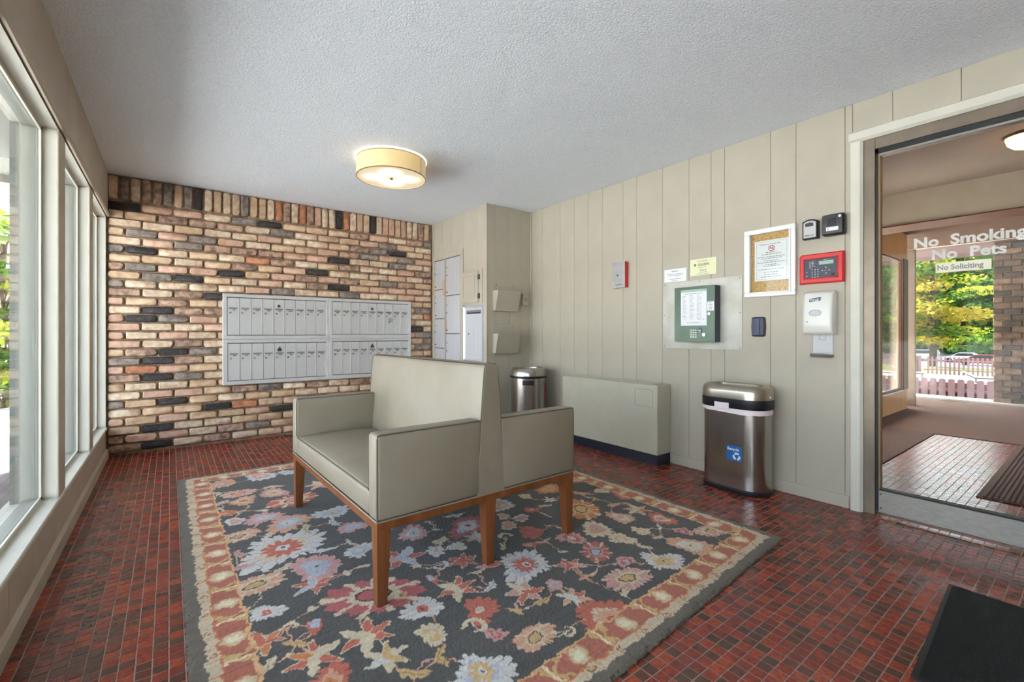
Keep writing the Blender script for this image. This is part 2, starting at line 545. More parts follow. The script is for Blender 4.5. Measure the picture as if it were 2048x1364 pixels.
# ---- floor with mosaic tiles
PT = 0.0425
TSZ = PT - 0.0038
def tile_mb(x, y, mb, mi, rng):
    h = rng.uniform(-0.0004, 0.0004)
    a = TSZ / 2; c = a - 0.0009
    jx, jy = rng.uniform(-0.0005, 0.0005), rng.uniform(-0.0005, 0.0005)
    vs_ = [(x + sx * a + jx, y + sy * a + jy, -0.0045) for sx, sy in ((-1, -1), (1, -1), (1, 1), (-1, 1))]
    vs_ += [(x + sx * a + jx, y + sy * a + jy, -0.0006 + h) for sx, sy in ((-1, -1), (1, -1), (1, 1), (-1, 1))]
    vs_ += [(x + sx * c + jx, y + sy * c + jy, h + rng.uniform(-0.00025, 0.00025)) for sx, sy in ((-1, -1), (1, -1), (1, 1), (-1, 1))]
    fs_ = [(8, 9, 10, 11)]
    for b in (0, 4):
        for i in range(4):
            j = (i + 1) % 4
            fs_.append((b + i, b + j, b + 4 + j, b + 4 + i))
    mb.add(vs_, fs_, mi)

floor = struct('floor', MB().box(XL - 0.06, XR + 0.12, YN, YB + 0.03, -0.08, -0.0012), 'grout')
CF, SF, FPX = 0.79797, 0.60270, 905.6
def proj(x, y, z=0.0):
    D = SF * x + CF * y
    if D < 0.3: return None
    return (1024 + FPX * (CF * x - SF * y) / D, 668 - FPX * (z - 1.056) / D, D)
RUGQ = [(0.045, 0.83), (2.515, 1.02), (2.515, 4.03), (0.045, 4.03)]
def under_rug(x, y):
    return 0.10 < x < 2.46 and y > 0.87 + (x - 0.05) * 0.077 and y < 3.98
def under_mat(x, y):
    return x > 1.86 and y < 0.36 and x < 2.56 and y > -0.75
tiles = []
tx = XL + PT / 2
nx = int((XR - XL) / PT) + 1
ny = int((YB - YN) / PT) + 1
rt = random.Random(3)
for i in range(nx):
    for j in range(ny):
        x = XL + 0.012 + (i + 0.5) * PT; y = YN + 0.01 + (j + 0.5) * PT
        if x > XR + 0.02 or y > YB + 0.01: continue
        if under_rug(x, y) or (x > XC + 0.03 and y > YC + 0.03): continue
        near = (math.sin(x * 2.1 + 1.0) * math.cos(y * 1.7) + 1) / 2
        r = rt.random()
        wts = [26, 24, 15, 20, 15 + 10 * near]
        mi = rt.choices(range(5), wts)[0]
        p = proj(x, y)
        key = 0
        if p and -5 < p[0] < 2053 and p[1] < 1372 and not under_mat(x, y):
            key = 1.0 / (p[2] ** 3)
        tiles.append((key, x, y, mi))
tiles.sort(reverse=True)
TILE_ME = []
for mi in range(5):
    row = []
    for k in range(4):
        mb = MB(); tile_mb(0, 0, mb, 0, rt)
        row.append(mesh_from(mb, TILES[mi], name='tile'))
    TILE_ME.append(row)
for k, (key, x, y, mi) in enumerate(tiles[:300]):
    place('tile', TILE_ME[mi][k % 4], floor, (x, y, 0))
mb = MB()
for key, x, y, mi in tiles[300:]:
    tile_mb(x, y, mb, mi, rt)
part('tile_field', mb, TILES, floor, kind='stuff')

# ---- brick wall
rb_ = random.Random(11)
def brick_shape(L, Hh, dep, rng):
    """front towards -Y, centred in x and z; back at y=0, about 40 triangles"""
    a, b = L / 2, Hh / 2
    cc = min(a, b) * rng.uniform(0.2, 0.5)
    def ring(s, y, jit):
        pts = [(-a + cc, -b), (a - cc, -b), (a, -b + cc), (a, b - cc), (a - cc, b), (-a + cc, b), (-a, b - cc), (-a, -b + cc)]
        return [(px - math.copysign(s, px) + rng.uniform(-jit, jit), y + rng.uniform(-jit, jit) * 0.6, pz - math.copysign(s, pz) + rng.uniform(-jit, jit)) for px, pz in pts]
    mb = MB()
    mb.loft([ring(0, 0.0, 0), ring(0, -dep * 0.6, 0.0036), ring(0.006, -dep, 0.0036)], cap=True)
    return mb
CRS = 0.0756
BL = 0.228
BH = 0.060
LEN_FULL, LEN_HALF = BL - 0.014, BL / 2 - 0.014
SHAPES = {}
def brick_mesh(kind, mi, var):
    key = (kind, mi, var)
    if key not in SHAPES:
        rng = random.Random(hash((kind == 'half', var)) & 0xffff)
        L = {'full': LEN_FULL, 'half': LEN_HALF, 'solid': 0.2}[kind]
        SHAPES[key] = mesh_from(brick_shape(L, BH, 0.024 + 0.005 * (var % 3), random.Random(var * 7 + (3 if kind == 'half' else 0))), BRICKS[mi], smooth=True, name='brick', angle=50)
    return SHAPES[key]
wall_far = struct('wall_far', MB().box(-0.975, XC + 0.1, YB + 0.008, YB + 0.24, -0.1, CH + 0.02), 'mortar')
bricks = []
MBX = (0.414, 2.349, 0.567, 1.442)
def add_brick(cx, cz, kind, rot, L):
    w = L if not rot else BH
    h = BH if not rot else 0.2
    x0, x1, z0, z1 = cx - w / 2, cx + w / 2, cz - h / 2, cz + h / 2
    if x0 > MBX[0] - 0.004 and x1 < MBX[1] + 0.004 and z0 > MBX[2] and z1 < MBX[3]: return
    mi = rb_.choices(range(7), BW)[0]
    p = proj(cx, YB, cz)
    hid = (cx > 0.62 and cz < 0.56 and cx < 2.2) or (cx > 1.52 and cz < 0.72) or (MBX[0] < cx < MBX[1] and MBX[2] < cz < MBX[3])
    bricks.append((0 if hid else 1.0 / p[2], cx, cz, kind, rot, mi))
for r in range(30):
    zc = 2.214 - CRS * (r + 0.5)
    if zc < 0.01: break
    off = 0.0 if r % 2 == 0 else -BL / 2
    x = -0.424 + off
    first = True
    while x < XC - 0.03:
        xa = max(x, -0.424); xb = min(x + BL, XC)
        jit = 0.0
        if xb - xa > BL * 0.75:
            cxx = xa + BL / 2 - 0.007 + rb_.uniform(-0.004, 0.004)
            if cxx + 0.1 < XC + 0.02: add_brick(cxx, zc + rb_.uniform(-0.002, 0.002), 'full', False, LEN_FULL)
            else: add_brick(xa + LEN_HALF / 2, zc, 'half', False, LEN_HALF)
        elif xb - xa > 0.06:
            add_brick(xa + LEN_HALF / 2 + (0 if xa < -0.4 else 0.0), zc, 'half', False, LEN_HALF)
        x += BL
x = -0.424
while x + BH < XC + 0.01:
    add_brick(x + BH / 2, 2.224 + 0.105, 'solid', True, 0.2)
    x += 0.0762
# the pier that goes on outside the window
for r in range(33):
    zc = 2.44 - CRS * (r + 0.5)
    off = 0.0 if r % 2 == 0 else BL / 2
    for q in range(-1, 3):
        cx = -0.965 + off + BL * q + BL / 2 - 0.008
        if -0.98 < cx - 0.1 and cx + 0.1 < -0.52:
            bricks.append((0.01, cx, zc, 'full', False, rb_.choices(range(7), BW)[0]))
bricks.sort(key=lambda b: -b[0])
for k, (key, cx, cz, kind, rot, mi) in enumerate(bricks[:300]):
    place('brick', brick_mesh(kind, mi, rb_.randrange(9)), wall_far, (cx, YB + 0.008, cz), (0, PI / 2 if rot else 0, 0))
mb = MB()
for key, cx, cz, kind, rot, mi in bricks[300:]:
    L = {'full': LEN_FULL, 'half': LEN_HALF, 'solid': 0.2}[kind]
    s = brick_shape(L, BH, 0.024, rb_)
    mb.add([((cx + (pz if rot else px)), YB + 0.008 + py, cz + (px if rot else pz)) for px, py, pz in s.v], s.f, mi)
part('brick_field', mb, BRICKS, wall_far, smooth=True, kind='stuff', angle=50)

# ---- right wall of vertical planks
PX = XR + 0.012
wall_right = struct('wall_right', MB().box(PX, XR + 0.14, 0.93, YC + 1.35, -0.02, CH + 0.02).box(PX, XR + 0.14, YN, 0.93, 2.235, CH + 0.02).box(PX, XR + 0.14, YN - 0.05, -0.86, -0.02, 2.3), 'panel_back')
edges = [3.98, 3.784, 3.503, 3.29, 3.103, 2.916, 2.672, 2.523, 2.259, 2.017, 1.834, 1.729, 1.407, 1.249, 0.978, 0.94]
GAP = 0.0009
for a, b in zip(edges[:-1], edges[1:]):
    part('plank', MB().rbox(XR, PX + 0.001, b + GAP, a - GAP, 0.0, CH, 0.0018, 1), 'panel', wall_right)
hd = [0.94, 0.75, 0.47, 0.2, -0.1, -0.45, -0.86, -1.2, YN]
for a, b in zip(hd[:-1], hd[1:]):
    z0 = 2.25 if b > -0.9 else 0.0
    part('plank', MB().rbox(XR, PX + 0.001, b + GAP, a - GAP, z0, CH, 0.0018, 1), 'panel', wall_right)
struct('baseboard_right', MB().rbox(XR - 0.011, XR, 0.955, 2.17, 0, 0.078, 0.003, 1).rbox(XR - 0.011, XR, 3.28, YC, 0, 0.078, 0.003, 1), 'panel')

# ---- closet box in the corner
wall_closet = struct('wall_closet', MB().box(XC + 0.012, XR + 0.01, YC + 0.012, YB + 0.1, -0.02, CH + 0.02), 'panel_back')
for a, b in zip([XC, 2.79, 2.98, 3.14], [2.79, 2.98, 3.14, XR]):
    part('plank', MB().rbox(a + GAP, b - GAP, YC, YC + 0.013, 0, CH, 0.0018, 1), 'panel', wall_closet)
ce = [YC, 4.16, 4.45, 4.72, 4.95, 5.20]
for a, b in zip(ce[:-1], ce[1:]):
    part('plank', MB().rbox(XC, XC + 0.013, a + GAP, b - GAP, 0, CH, 0.0018, 1), 'panel', wall_closet)
struct('trim_1', MB().rbox(XC - 0.004, XC + 0.012, YC - 0.004, YC + 0.012, 0, CH, 0.002, 1), 'panel')
struct('trim_2', MB().rbox(XR - 0.016, XR, YC - 0.016, YC, 0, CH, 0.004, 2), 'panel')
struct('trim_3', MB().rbox(XC - 0.014, XC, YB - 0.034, YB - 0.012, 0, CH, 0.003, 1), 'panel')

# ---- left window wall
SILL, HEAD = 0.255, 2.06
XG = -0.505           # glass plane
XO = -0.60            # outer face
posts = [(-1.45, -1.02), (-0.06, 0.10), (1.0, 1.15), (1.98, 2.13), (3.11, 3.27), (4.19, 4.33)]
wl_mb = MB()
wl_mb.box(XO, XL, YN, YB, -0.1, SILL - 0.02)
wl_mb.box(XO, XL, YN, YB, HEAD, CH + 0.02)
wall_left = struct('wall_left', wl_mb, 'panel_left')
for a, b in posts:
    part('post', MB().box(XG - 0.004, XL - 0.002, a, b, SILL - 0.02, HEAD), 'cream_trim', wall_left)
    part('outer_post', MB().box(XO, XG - 0.004, a, b, SILL - 0.02, HEAD), 'frame_ext_dimmed', wall_left)
    part('post_face', MB().rbox(XL - 0.003, XL + 0.006, a - 0.004, b + 0.004, SILL, HEAD, 0.002, 1), 'panel_left', wall_left)
part('header_board', MB().box(XL, XL + 0.016, YN, YB - 0.03, HEAD + 0.01, CH), 'panel_left', wall_left)
part('header_bead', MB().tube([(XL + 0.016, YN, HEAD + 0.014), (XL + 0.016, YB - 0.03, HEAD + 0.014)], 0.014, 10), 'panel_left', wall_left, smooth=True)
part('head_lining', MB().box(XO, XL + 0.004, YN, YB - 0.01, HEAD - 0.004, HEAD), 'cream_trim', wall_left)
part('sill_board', MB().rbox(XO - 0.02, XL + 0.012, YN, YB - 0.02, SILL - 0.022, SILL, 0.004, 1), 'cream_trim', wall_left)
yy = YN
while yy < YB - 0.1:
    y1 = min(yy + 0.41, YB - 0.01)
    part('board', MB().rbox(XL - 0.002, XL + 0.006, yy + 0.0015, y1 - 0.0015, 0.0, SILL - 0.022, 0.0015, 1), 'panel_left', wall_left)
    yy = y1
struct('baseboard_left', MB().prism([(XL + 0.006, 0), (XL + 0.022, 0), (XL + 0.02, 0.06), (XL + 0.006, 0.075)], 'y', YN, YB - 0.02), 'panel_left')
spans = [(-1.02, -0.06), (0.10, 1.0), (1.15, 1.98), (2.13, 3.11), (3.27, 4.19), (4.33, 5.17)]  # spans nearest the camera are unseen, added to let in more daylight
for n, (a, b) in enumerate(spans):
    w = empty('window_%d' % (n + 1), (XG, (a + b) / 2, SILL), kind='structure')
    fr = MB()
    for (y0, y1, z0, z1) in ((a, b, SILL, SILL + 0.016), (a, b, HEAD - 0.02, HEAD - 0.004), (a, a + 0.016, SILL, HEAD - 0.004), (b - 0.016, b, SILL, HEAD - 0.004)):
        fr.box(XG - 0.05, XG - 0.004, y0, y1, z0, z1)
    part('window_frame', fr, 'frame_ext_dimmed', w)
    st = MB()
    for (y0, y1, z0, z1) in ((a, b, SILL, SILL + 0.02), (a, b, HEAD - 0.024, HEAD - 0.004), (a, a + 0.02, SILL, HEAD - 0.004), (b - 0.02, b, SILL, HEAD - 0.004)):
        st.box(XG + 0.004, XG + 0.012, y0, y1, z0, z1)
    part('glazing_stop', st, 'cream_trim', w)
    part('pane', MB().box(XG - 0.003, XG + 0.003, a + 0.002, b - 0.002, SILL + 0.002, HEAD - 0.006), 'window_glass', w)
# end jamb against the brick
struct('trim_4', MB().box(XO, XL + 0.002, 5.17, YB - 0.02, SILL, HEAD), 'cream_trim')

# ---- wall behind the camera 
wall_near = struct('wall_near', MB().box(XL - 0.16, XR + 0.14, YN - 0.12, YN, -0.02, CH), 'panel')
# ---- glass door in the right wall
struct('trim_5', MB().prism([(XR - 0.004, 0.886), (XR - 0.018, 0.90), (XR - 0.018, 0.945), (XR, 0.955), (XR + 0.03, 0.955), (XR + 0.03, 0.886)], 'z', 0, 2.2)
       .prism([(XR - 0.004, 2.2), (XR - 0.018, 2.214), (XR - 0.018, 2.258), (XR, 2.268), (XR + 0.03, 2.268), (XR + 0.03, 2.2)], 'y', -0.86, 0.955), 'cream_trim')
door_1 = empty('door_1', (XR + 0.03, 0.02, 0), kind='structure')
part('door_frame', MB().rbox(XR + 0.002, XR + 0.12, 0.832, 0.886, 0, 2.2, 0.002, 1).rbox(XR + 0.002, XR + 0.12, -0.86, 0.832, 2.135, 2.2, 0.002, 1).rbox(XR + 0.002, XR + 0.12, -0.86, -0.80, 0, 2.2, 0.002, 1), 'bronze_alu', door_1)
part('gasket', MB().box(XR + 0.012, XR + 0.05, 0.818, 0.832, 0.03, 2.135).box(XR + 0.012, XR + 0.05, -0.80, 0.83, 2.105, 2.135).box(XR + 0.008, XR + 0.05, 0.075, 0.815, 0.148, 0.158), 'gasket', door_1)
part('stile', MB().rbox(XR + 0.008, XR + 0.05, 0.808, 0.818, 0.03, 2.105, 0.002, 1), 'lamp_band', door_1)
part('stile', MB().rbox(XR + 0.008, XR + 0.05, -0.02, 0.06, 0.03, 2.105, 0.002, 1), 'aluminium', door_1)
part('top_rail', MB().rbox(XR + 0.006, XR + 0.05, -0.80, 0.81, 2.09, 2.105, 0.002, 1), 'aluminium', door_1)
part('bottom_rail', MB().rbox(XR + 0.006, XR + 0.05, 0.065, 0.818, 0.02, 0.15, 0.003, 1), 'aluminium', door_1)
part('bottom_rail', MB().rbox(XR + 0.006, XR + 0.05, -0.80, -0.02, 0.02, 0.15, 0.003, 1), 'aluminium', door_1)
for zz in (0.048, 0.128):
    part('screw', MB().cyl((XR + 0.003, 0.805, zz), 0.004, 0.004, 'x', 8), 'gasket', door_1)
part('pane', MB().box(XR + 0.024, XR + 0.03, 0.06, 0.808, 0.15, 2.09), 'door_glass', door_1)
part('pane', MB().box(XR + 0.024, XR + 0.03, -0.80, -0.02, 0.15, 2.09), 'door_glass', door_1)
GX = XR + 0.021
t = MB(); text_x(t, 'No  Smoking', GX, 0.665, 1.533, 0.0735, sx=1.08, bold=0.0026)
part('lettering', t, 'letter_vinyl', door_1)
t = MB(); text_x(t, 'No  Pets', GX, 0.591, 1.459, 0.0735, sx=1.06, bold=0.0026)
part('lettering', t, 'letter_vinyl', door_1)
part('sticker', MB().box(GX - 0.0006, GX, 0.364, 0.573, 1.384, 1.437), 'sticker_vinyl', door_1)
t = MB(); text_x(t, 'No Soliciting', GX - 0.001, 0.567, 1.399, 0.0365, sx=0.92, bold=0.0012)
part('lettering', t, 'mail_slot', door_1)
t = MB(); text_x(t, 'SMOKE FREE', GX, 0.485, 1.262, 0.0235, sx=1.12)
part('lettering', t, 'vinyl_black', door_1)

# ------------------------------------------------------------------ lobby beyond the glass door
LX0, LX1, LY0, LY1, LC = XR + 0.14, 9.79, -3.6, 1.74, 2.48
lobby_floor = struct('floor_lobby', MB().box(XR + 0.12, LX1 + 0.02, LY0, LY1 + 0.5, -0.08, -0.0012), 'grout')
mb = MB()
rt2 = random.Random(5)
x = XR + 0.125
while x < 6.6:
    y = -0.9
    while y < LY1:
        tile_mb(x + PT / 2, y + PT / 2, mb, rt2.choices(range(5), [22, 24, 24, 20, 10])[0], rt2)
        y += PT
    x += PT
part('tile_field', mb, TILES, lobby_floor, kind='stuff')
struct('ceiling_lobby', MB().box(XR + 0.0, LX1 + 0.02, LY0, LY1 + 0.5, LC, LC + 0.06), 'lobby_ceiling')
struct('ceiling_bay', MB().box(6.25, LX1, LY0, LY1 + 0.42, LC - 0.025, LC), 'bay_ceiling')
struct('trim_6', MB().box(5.90, 6.25, LY0, LY1 + 0.01, 2.16, LC), 'lobby_beam')
part('drop_edge', MB().box(5.88, 6.27, LY0, LY1, 2.148, 2.16), 'lobby_wood', bpy.data.objects['trim_6'])
# side wall with a window
W0, W1, WZ0, WZ1 = 5.0, 8.08, 0.285, 2.08
wall_side = struct('wall_lobby_side', MB().box(XR + 0.02, W0, LY1, LY1 + 0.05, 0, LC).box(W1, 8.31, LY1, LY1 + 0.05, 0, LC)
       .box(W0, W1, LY1, LY1 + 0.05, 0, WZ0).box(W0, W1, LY1, LY1 + 0.05, WZ1, LC), 'lobby_wall')
part('corner_post', MB().box(8.10, 8.32, LY1 - 0.01, LY1 + 0.06, WZ0, WZ1 + 0.02), 'lobby_wood', wall_side)
w = empty('window_7', ((W0 + W1) / 2, LY1 + 0.07, WZ0), kind='structure')
fr = MB()
for (x0, x1, z0, z1) in ((W0, W1, WZ0, WZ0 + 0.03), (W0, W1, WZ1 - 0.02, WZ1), (W0, W0 + 0.03, WZ0, WZ1), (W1 - 0.03, W1, WZ0, WZ1)):
    fr.box(x0, x1, LY1 + 0.012, LY1 + 0.038, z0, z1)
part('window_frame', fr, 'lobby_wood', w)
part('pane', MB().box(W0, W1, LY1 + 0.022, LY1 + 0.028, WZ0, WZ1), 'door_glass', w)
part('window_sill', MB().box(W0, W1, LY1 - 0.01, LY1 + 0.06, WZ0 - 0.015, WZ0), 'cream_trim', w)
w = empty('window_9', (9.05, LY1 + 0.45, 0), kind='structure')       # glazed bay at the end of the side wall
part('pane', MB().box(8.31, LX1 + 0.02, LY1 + 0.44, LY1 + 0.446, 0.03, LC - 0.03), 'door_glass', w)
part('pane', MB().box(8.272, 8.278, LY1 + 0.06, LY1 + 0.44, 0.03, LC - 0.03), 'door_glass', w)
part('window_frame', MB().box(8.26, LX1, LY1 + 0.42, LY1 + 0.46, 0, 0.03).box(8.26, 8.29, LY1 + 0.05, LY1 + 0.42, 0, 0.03).box(8.26, LX1, LY1 + 0.42, LY1 + 0.46, LC - 0.03, LC), 'bronze_alu', w)
struct('wall_lobby_near', MB().box(XR + 0.02, LX1 + 0.1, LY0 - 0.1, LY0, 0, LC), 'lobby_wall')
# gray door post with hinges
post = empty('door_2', (8.76, 1.82, 0), kind='structure')
part('door_frame', MB().box(8.72, 8.80, 1.74, 1.90, 0, 2.3), 'bronze_alu', post)
for zz in (1.55, 0.95, 2.1):
    part('hinge', MB().box(8.705, 8.72, 1.855, 1.90, zz, zz + 0.14), 'gasket', post)
part('door_handle', MB().rbox(8.66, 8.72, 1.88, 1.90, 1.44, 1.47, 0.004, 1), 'chrome', post)
# end window wall
w = empty('window_8', (LX1, -0.4, 0), kind='structure')
fr = MB().box(LX1, LX1 + 0.06, LY0, LY1 + 0.42, 0, 0.035).box(LX1, LX1 + 0.06, LY0, LY1 + 0.42, LC - 0.03, LC)
for yy in (LY1 + 0.38, -0.6, -2.2, LY0):
    fr.box(LX1, LX1 + 0.06, yy, yy + 0.06, 0, LC)
part('window_frame', fr, 'cream_trim', w)
for a, b in ((-0.54, LY1 + 0.38), (-2.14, -0.6), (LY0 + 0.06, -2.2)):
    part('pane', MB().box(LX1 + 0.027, LX1 + 0.033, a, b, 0.035, LC - 0.03), 'window_glass', w)
# carpets and mats
struct('floor_carpet', MB().box(6.43, LX1, LY0, LY1 + 0.42, -0.004, 0.006), 'carpet_brown')
single('carpet_runner', MB().rbox(4.45, 6.43, 1.12, 1.70, 0.0015, 0.009, 0.002, 1), 'carpet_rib', 'narrow brown carpet strip along the orange lobby wall', 'carpet')
mt = empty('ribbed_mat', (5.32, -0.2, 0.002), label='brown ribbed entrance mat on the lobby tiles behind the glass door', cat='mat')
part('mat_base', MB().rbox(4.16, 6.40, -0.9, 0.53, 0.0015, 0.006, 0.002, 1), 'carpet_brown', mt)
rm = MB()
y = -0.88
while y < 0.51:
    rm.box(4.18, 6.38, y, y + 0.013, 0.006, 0.011); y += 0.024
part('mat_ribs', rm, 'carpet_rib', mt, kind='stuff')
# flush light on the lobby ceiling
fl = empty('ceiling_light', (4.86, 0.36, LC), label='small round glowing ceiling light in the lobby', cat='lamp')
part('base_plate', MB().cyl((4.86, 0.36, LC - 0.02), 0.12, 0.02, 'z', 28), 'bronze_alu', fl)
pm('lobby_globe', (255, 214, 150), 0.4, emit=3.0, emit_rgb=(255, 196, 120))
part('glass_dome', MB().lathe([(0.11, 0.0), (0.10, -0.04), (0.07, -0.07), (0.03, -0.085), (0.002, -0.088)], (4.86, 0.36, LC - 0.02), 24), 'lobby_globe', fl, smooth=True)
dt = empty('smoke_detector', (7.3, 0.75, LC - 0.025), label='small round detector on the lobby ceiling', cat='detector')
part('detector_body', MB().lathe([(0.06, 0), (0.06, -0.02), (0.045, -0.035), (0.002, -0.038)], (7.3, 0.75, LC - 0.025), 20), 'cream_trim', dt, smooth=True)
part('detector_ring', MB().lathe([(0.064, 0), (0.064, -0.008)], (7.3, 0.75, LC - 0.025), 20), 'lobby_beam', dt)

# ------------------------------------------------------------------ outside
struct('ground_1', MB().box(-90, 10.95, -60, 90, -0.5, -0.12), 'ground_bounce')
struct('path', MB().box(-2.95, XO - 0.02, -20, 7.5, -0.12, -0.06), 'path_shade')
struct('roof_1', MB().box(-1.9, 3.6, -3.0, 6.0, 2.53, 2.78), 'roofing')
struct('soffit_1', MB().box(-1.9, XO, -3.0, 6.0, 2.49, 2.53).box(XO, 3.4, YB + 0.2, 6.0, 2.49, 2.53).box(XO, 3.4, -3.0, YN - 0.1, 2.49, 2.53), 'soffit')
struct('fascia_1', MB().box(-1.93, -1.9, -3.0, 6.03, 2.42, 2.8).box(-1.93, 3.6, 6.0, 6.03, 2.42, 2.8), 'soffit')
struct('roof_2', MB().box(3.5, 11.42, -6.0, 3.05, 2.56, 2.78), 'roofing')
struct('soffit_2', MB().box(LX1 + 0.02, 11.42, -6.0, 3.05, 2.5, 2.56).box(3.6, LX1 + 0.02, LY1 + 0.14, 3.05, 2.5, 2.56), 'fascia')
struct('fascia_2', MB().box(11.40, 11.43, -6.0, 3.05, 2.44, 2.8).box(3.6, 11.42, 3.05, 3.08, 2.44, 2.8), 'fascia')
struct('ledge', MB().box(LX1 + 0.06, 10.95, -8, 8, -0.3, -0.04), 'ledge_grey')
struct('terrace', MB().box(10.95, 51.8, -60, 90, -2.6, -2.3), 'deck')
struct('lawn', MB().box(51.8, 66, -80, 120, -2.9, -2.45), 'lawn')
struct('parking_lot', MB().box(66, 260, -160, 200, -3.3, -3.0), 'asphalt')

# brick pier outside the lobby window
pier = empty('brick_pier', (10.6, 0.72, -0.04), label='rough brown brick pier outside the lobby window', cat='pillar')
part('core', MB().box(10.385, 10.95, 0.33, 1.11, -0.04, 2.5), 'mortar', pier)
rp = random.Random(21)
for r in range(27):
    zc = -0.04 + 0.047 + r * 0.0935
    a = 1.13
    first = True
    while a > 0.34:
        L = 0.2 if not (first and r % 2) else 0.11
        L = min(L, a - 0.31)
        if L > 0.05:
            d = rp.uniform(0.0, 0.012)
            part('brick', MB().rbox(10.36 - d, 10.40, a - L, a - 0.012 + rp.uniform(0, 0.01), zc - 0.04, zc + 0.04, 0.008, 1), rp.choice(['pier_brown', 'pier_brown', 'pier_tan', 'pier_dark']), pier)
        a -= L; first = False

# fences
def board_mesh(w_, d, h, mat, top=0.03):
    mb_ = MB().prism([(-w_ / 2, 0), (w_ / 2, 0), (w_ / 2, h - top), (w_ / 2 - top, h), (-w_ / 2 + top, h), (-w_ / 2, h - top)], 'x', 0, d)
    return mesh_from(mb_, mat, name='board')
near_fence = empty('board_fence', (17.0, 3.0, -2.3), label='pink shadowbox board fence just below the lobby window ledge', cat='fence')
bmn = board_mesh(0.135, 0.02, 2.13, 'fence_paint'); bmb = board_mesh(0.135, 0.02, 2.03, 'fence_shadow')
y = -2.0; k = 0
while y < 9.5:
    place('board', bmn, near_fence, (16.96, y, -2.3))
    place('board', bmb, near_fence, (17.06, y + 0.0925, -2.3))
    y += 0.185
part('rail', MB().box(16.985, 17.055, -2.1, 9.5, -0.52, -0.44), 'fence_paint', near_fence)
part('rail', MB().box(16.985, 17.055, -2.1, 9.5, -2.0, -1.92), 'fence_paint', near_fence)

far_fence = empty('yard_fence', (51.6, 12.0, -2.3), label='tall solid pink board fence behind the pool loungers', cat='fence')
bmf = board_mesh(0.2, 0.03, 1.5, 'fence_paint', 0.04); bmf2 = board_mesh(0.2, 0.03, 1.45, 'fence_shadow', 0.04)
y = 9.95
while y < 20:
    place('board', bmf, far_fence, (51.5, y, -2.3)); place('board', bmf2, far_fence, (51.6, y + 0.15, -2.3)); y += 0.3
part('rail', MB().box(51.53, 51.6, 9.84, 20, -1.1, -1.0), 'fence_paint', far_fence)
picket_fence = empty('picket_fence', (51.6, 6.0, -2.3), label='pink picket fence with open gaps in front of the lawn', cat='fence')
bmp = board_mesh(0.13, 0.03, 1.45, 'fence_paint', 0.05)
y = 3.2
while y < 9.6:
    place('picket', bmp, picket_fence, (51.5, y, -2.3)); y += 0.27
part('rail', MB().box(51.54, 51.6, 3.0, 9.7, -1.2, -1.1), 'fence_paint', picket_fence)
part('rail', MB().box(51.54, 51.6, 3.0, 9.7, -2.0, -1.9), 'fence_paint', picket_fence)
gp = empty('fence_post', (46, 15.6, -2.3), label='tall white post standing on the pool terrace', cat='post')
part('shaft', MB().box(45.9, 46.15, 14.5, 14.75, -2.3, -0.1), 'white_paint', gp)
part('cap', MB().box(45.86, 46.19, 14.46, 14.79, -0.1, 0.0), 'white_paint', gp)

def lounger(loc, rz, label, back=0.9):
    t_ = empty('pool_lounger', loc, rz, label, 'lounger', 'loungers on the pool terrace')
    fr_ = MB()
    for s in (-0.32, 0.32):
        fr_.tube([(-0.9, s, 0.3), (0.35, s, 0.3), (0.95, s, 0.3 + back * 0.6)], 0.025, 6)
        fr_.tube([(-0.8, s, 0.3), (-0.8, s, 0)], 0.022, 6).tube([(0.3, s, 0.3), (0.3, s, 0)], 0.022, 6)
    part('frame', fr_, 'dark_metal', t_, local=True)
    part('seat_pad', MB().rbox(-0.95, 0.33, -0.3, 0.3, 0.33, 0.41, 0.03, 2), 'cushion', t_, local=True)
    part('back_pad', MB().prism([(0.32, 0.33), (0.97, 0.33 + back * 0.6), (0.92, 0.42 + back * 0.6), (0.29, 0.42)], 'y', -0.3, 0.3), 'cushion', t_, local=True)
    return t_
lounger((45.5, 11.0, -2.3), 1.3, 'cream lounger with raised back beside the solid board fence', 1.0)
lounger((46.2, 9.6, -2.3), 1.9, 'cream lounger next to the one with a raised back', 0.7)
lounger((44.5, 5.35, -2.3), 1.75, 'low reclined cream lounger in front of the picket fence', 0.6)
lounger((43.0, 3.9, -2.3), 0.2, 'cream lounger partly behind the brick pier', 1.1)
lounger((41.0, 12.9, -2.3), 1.2, 'cream lounger seen through the side window of the lobby', 0.9)

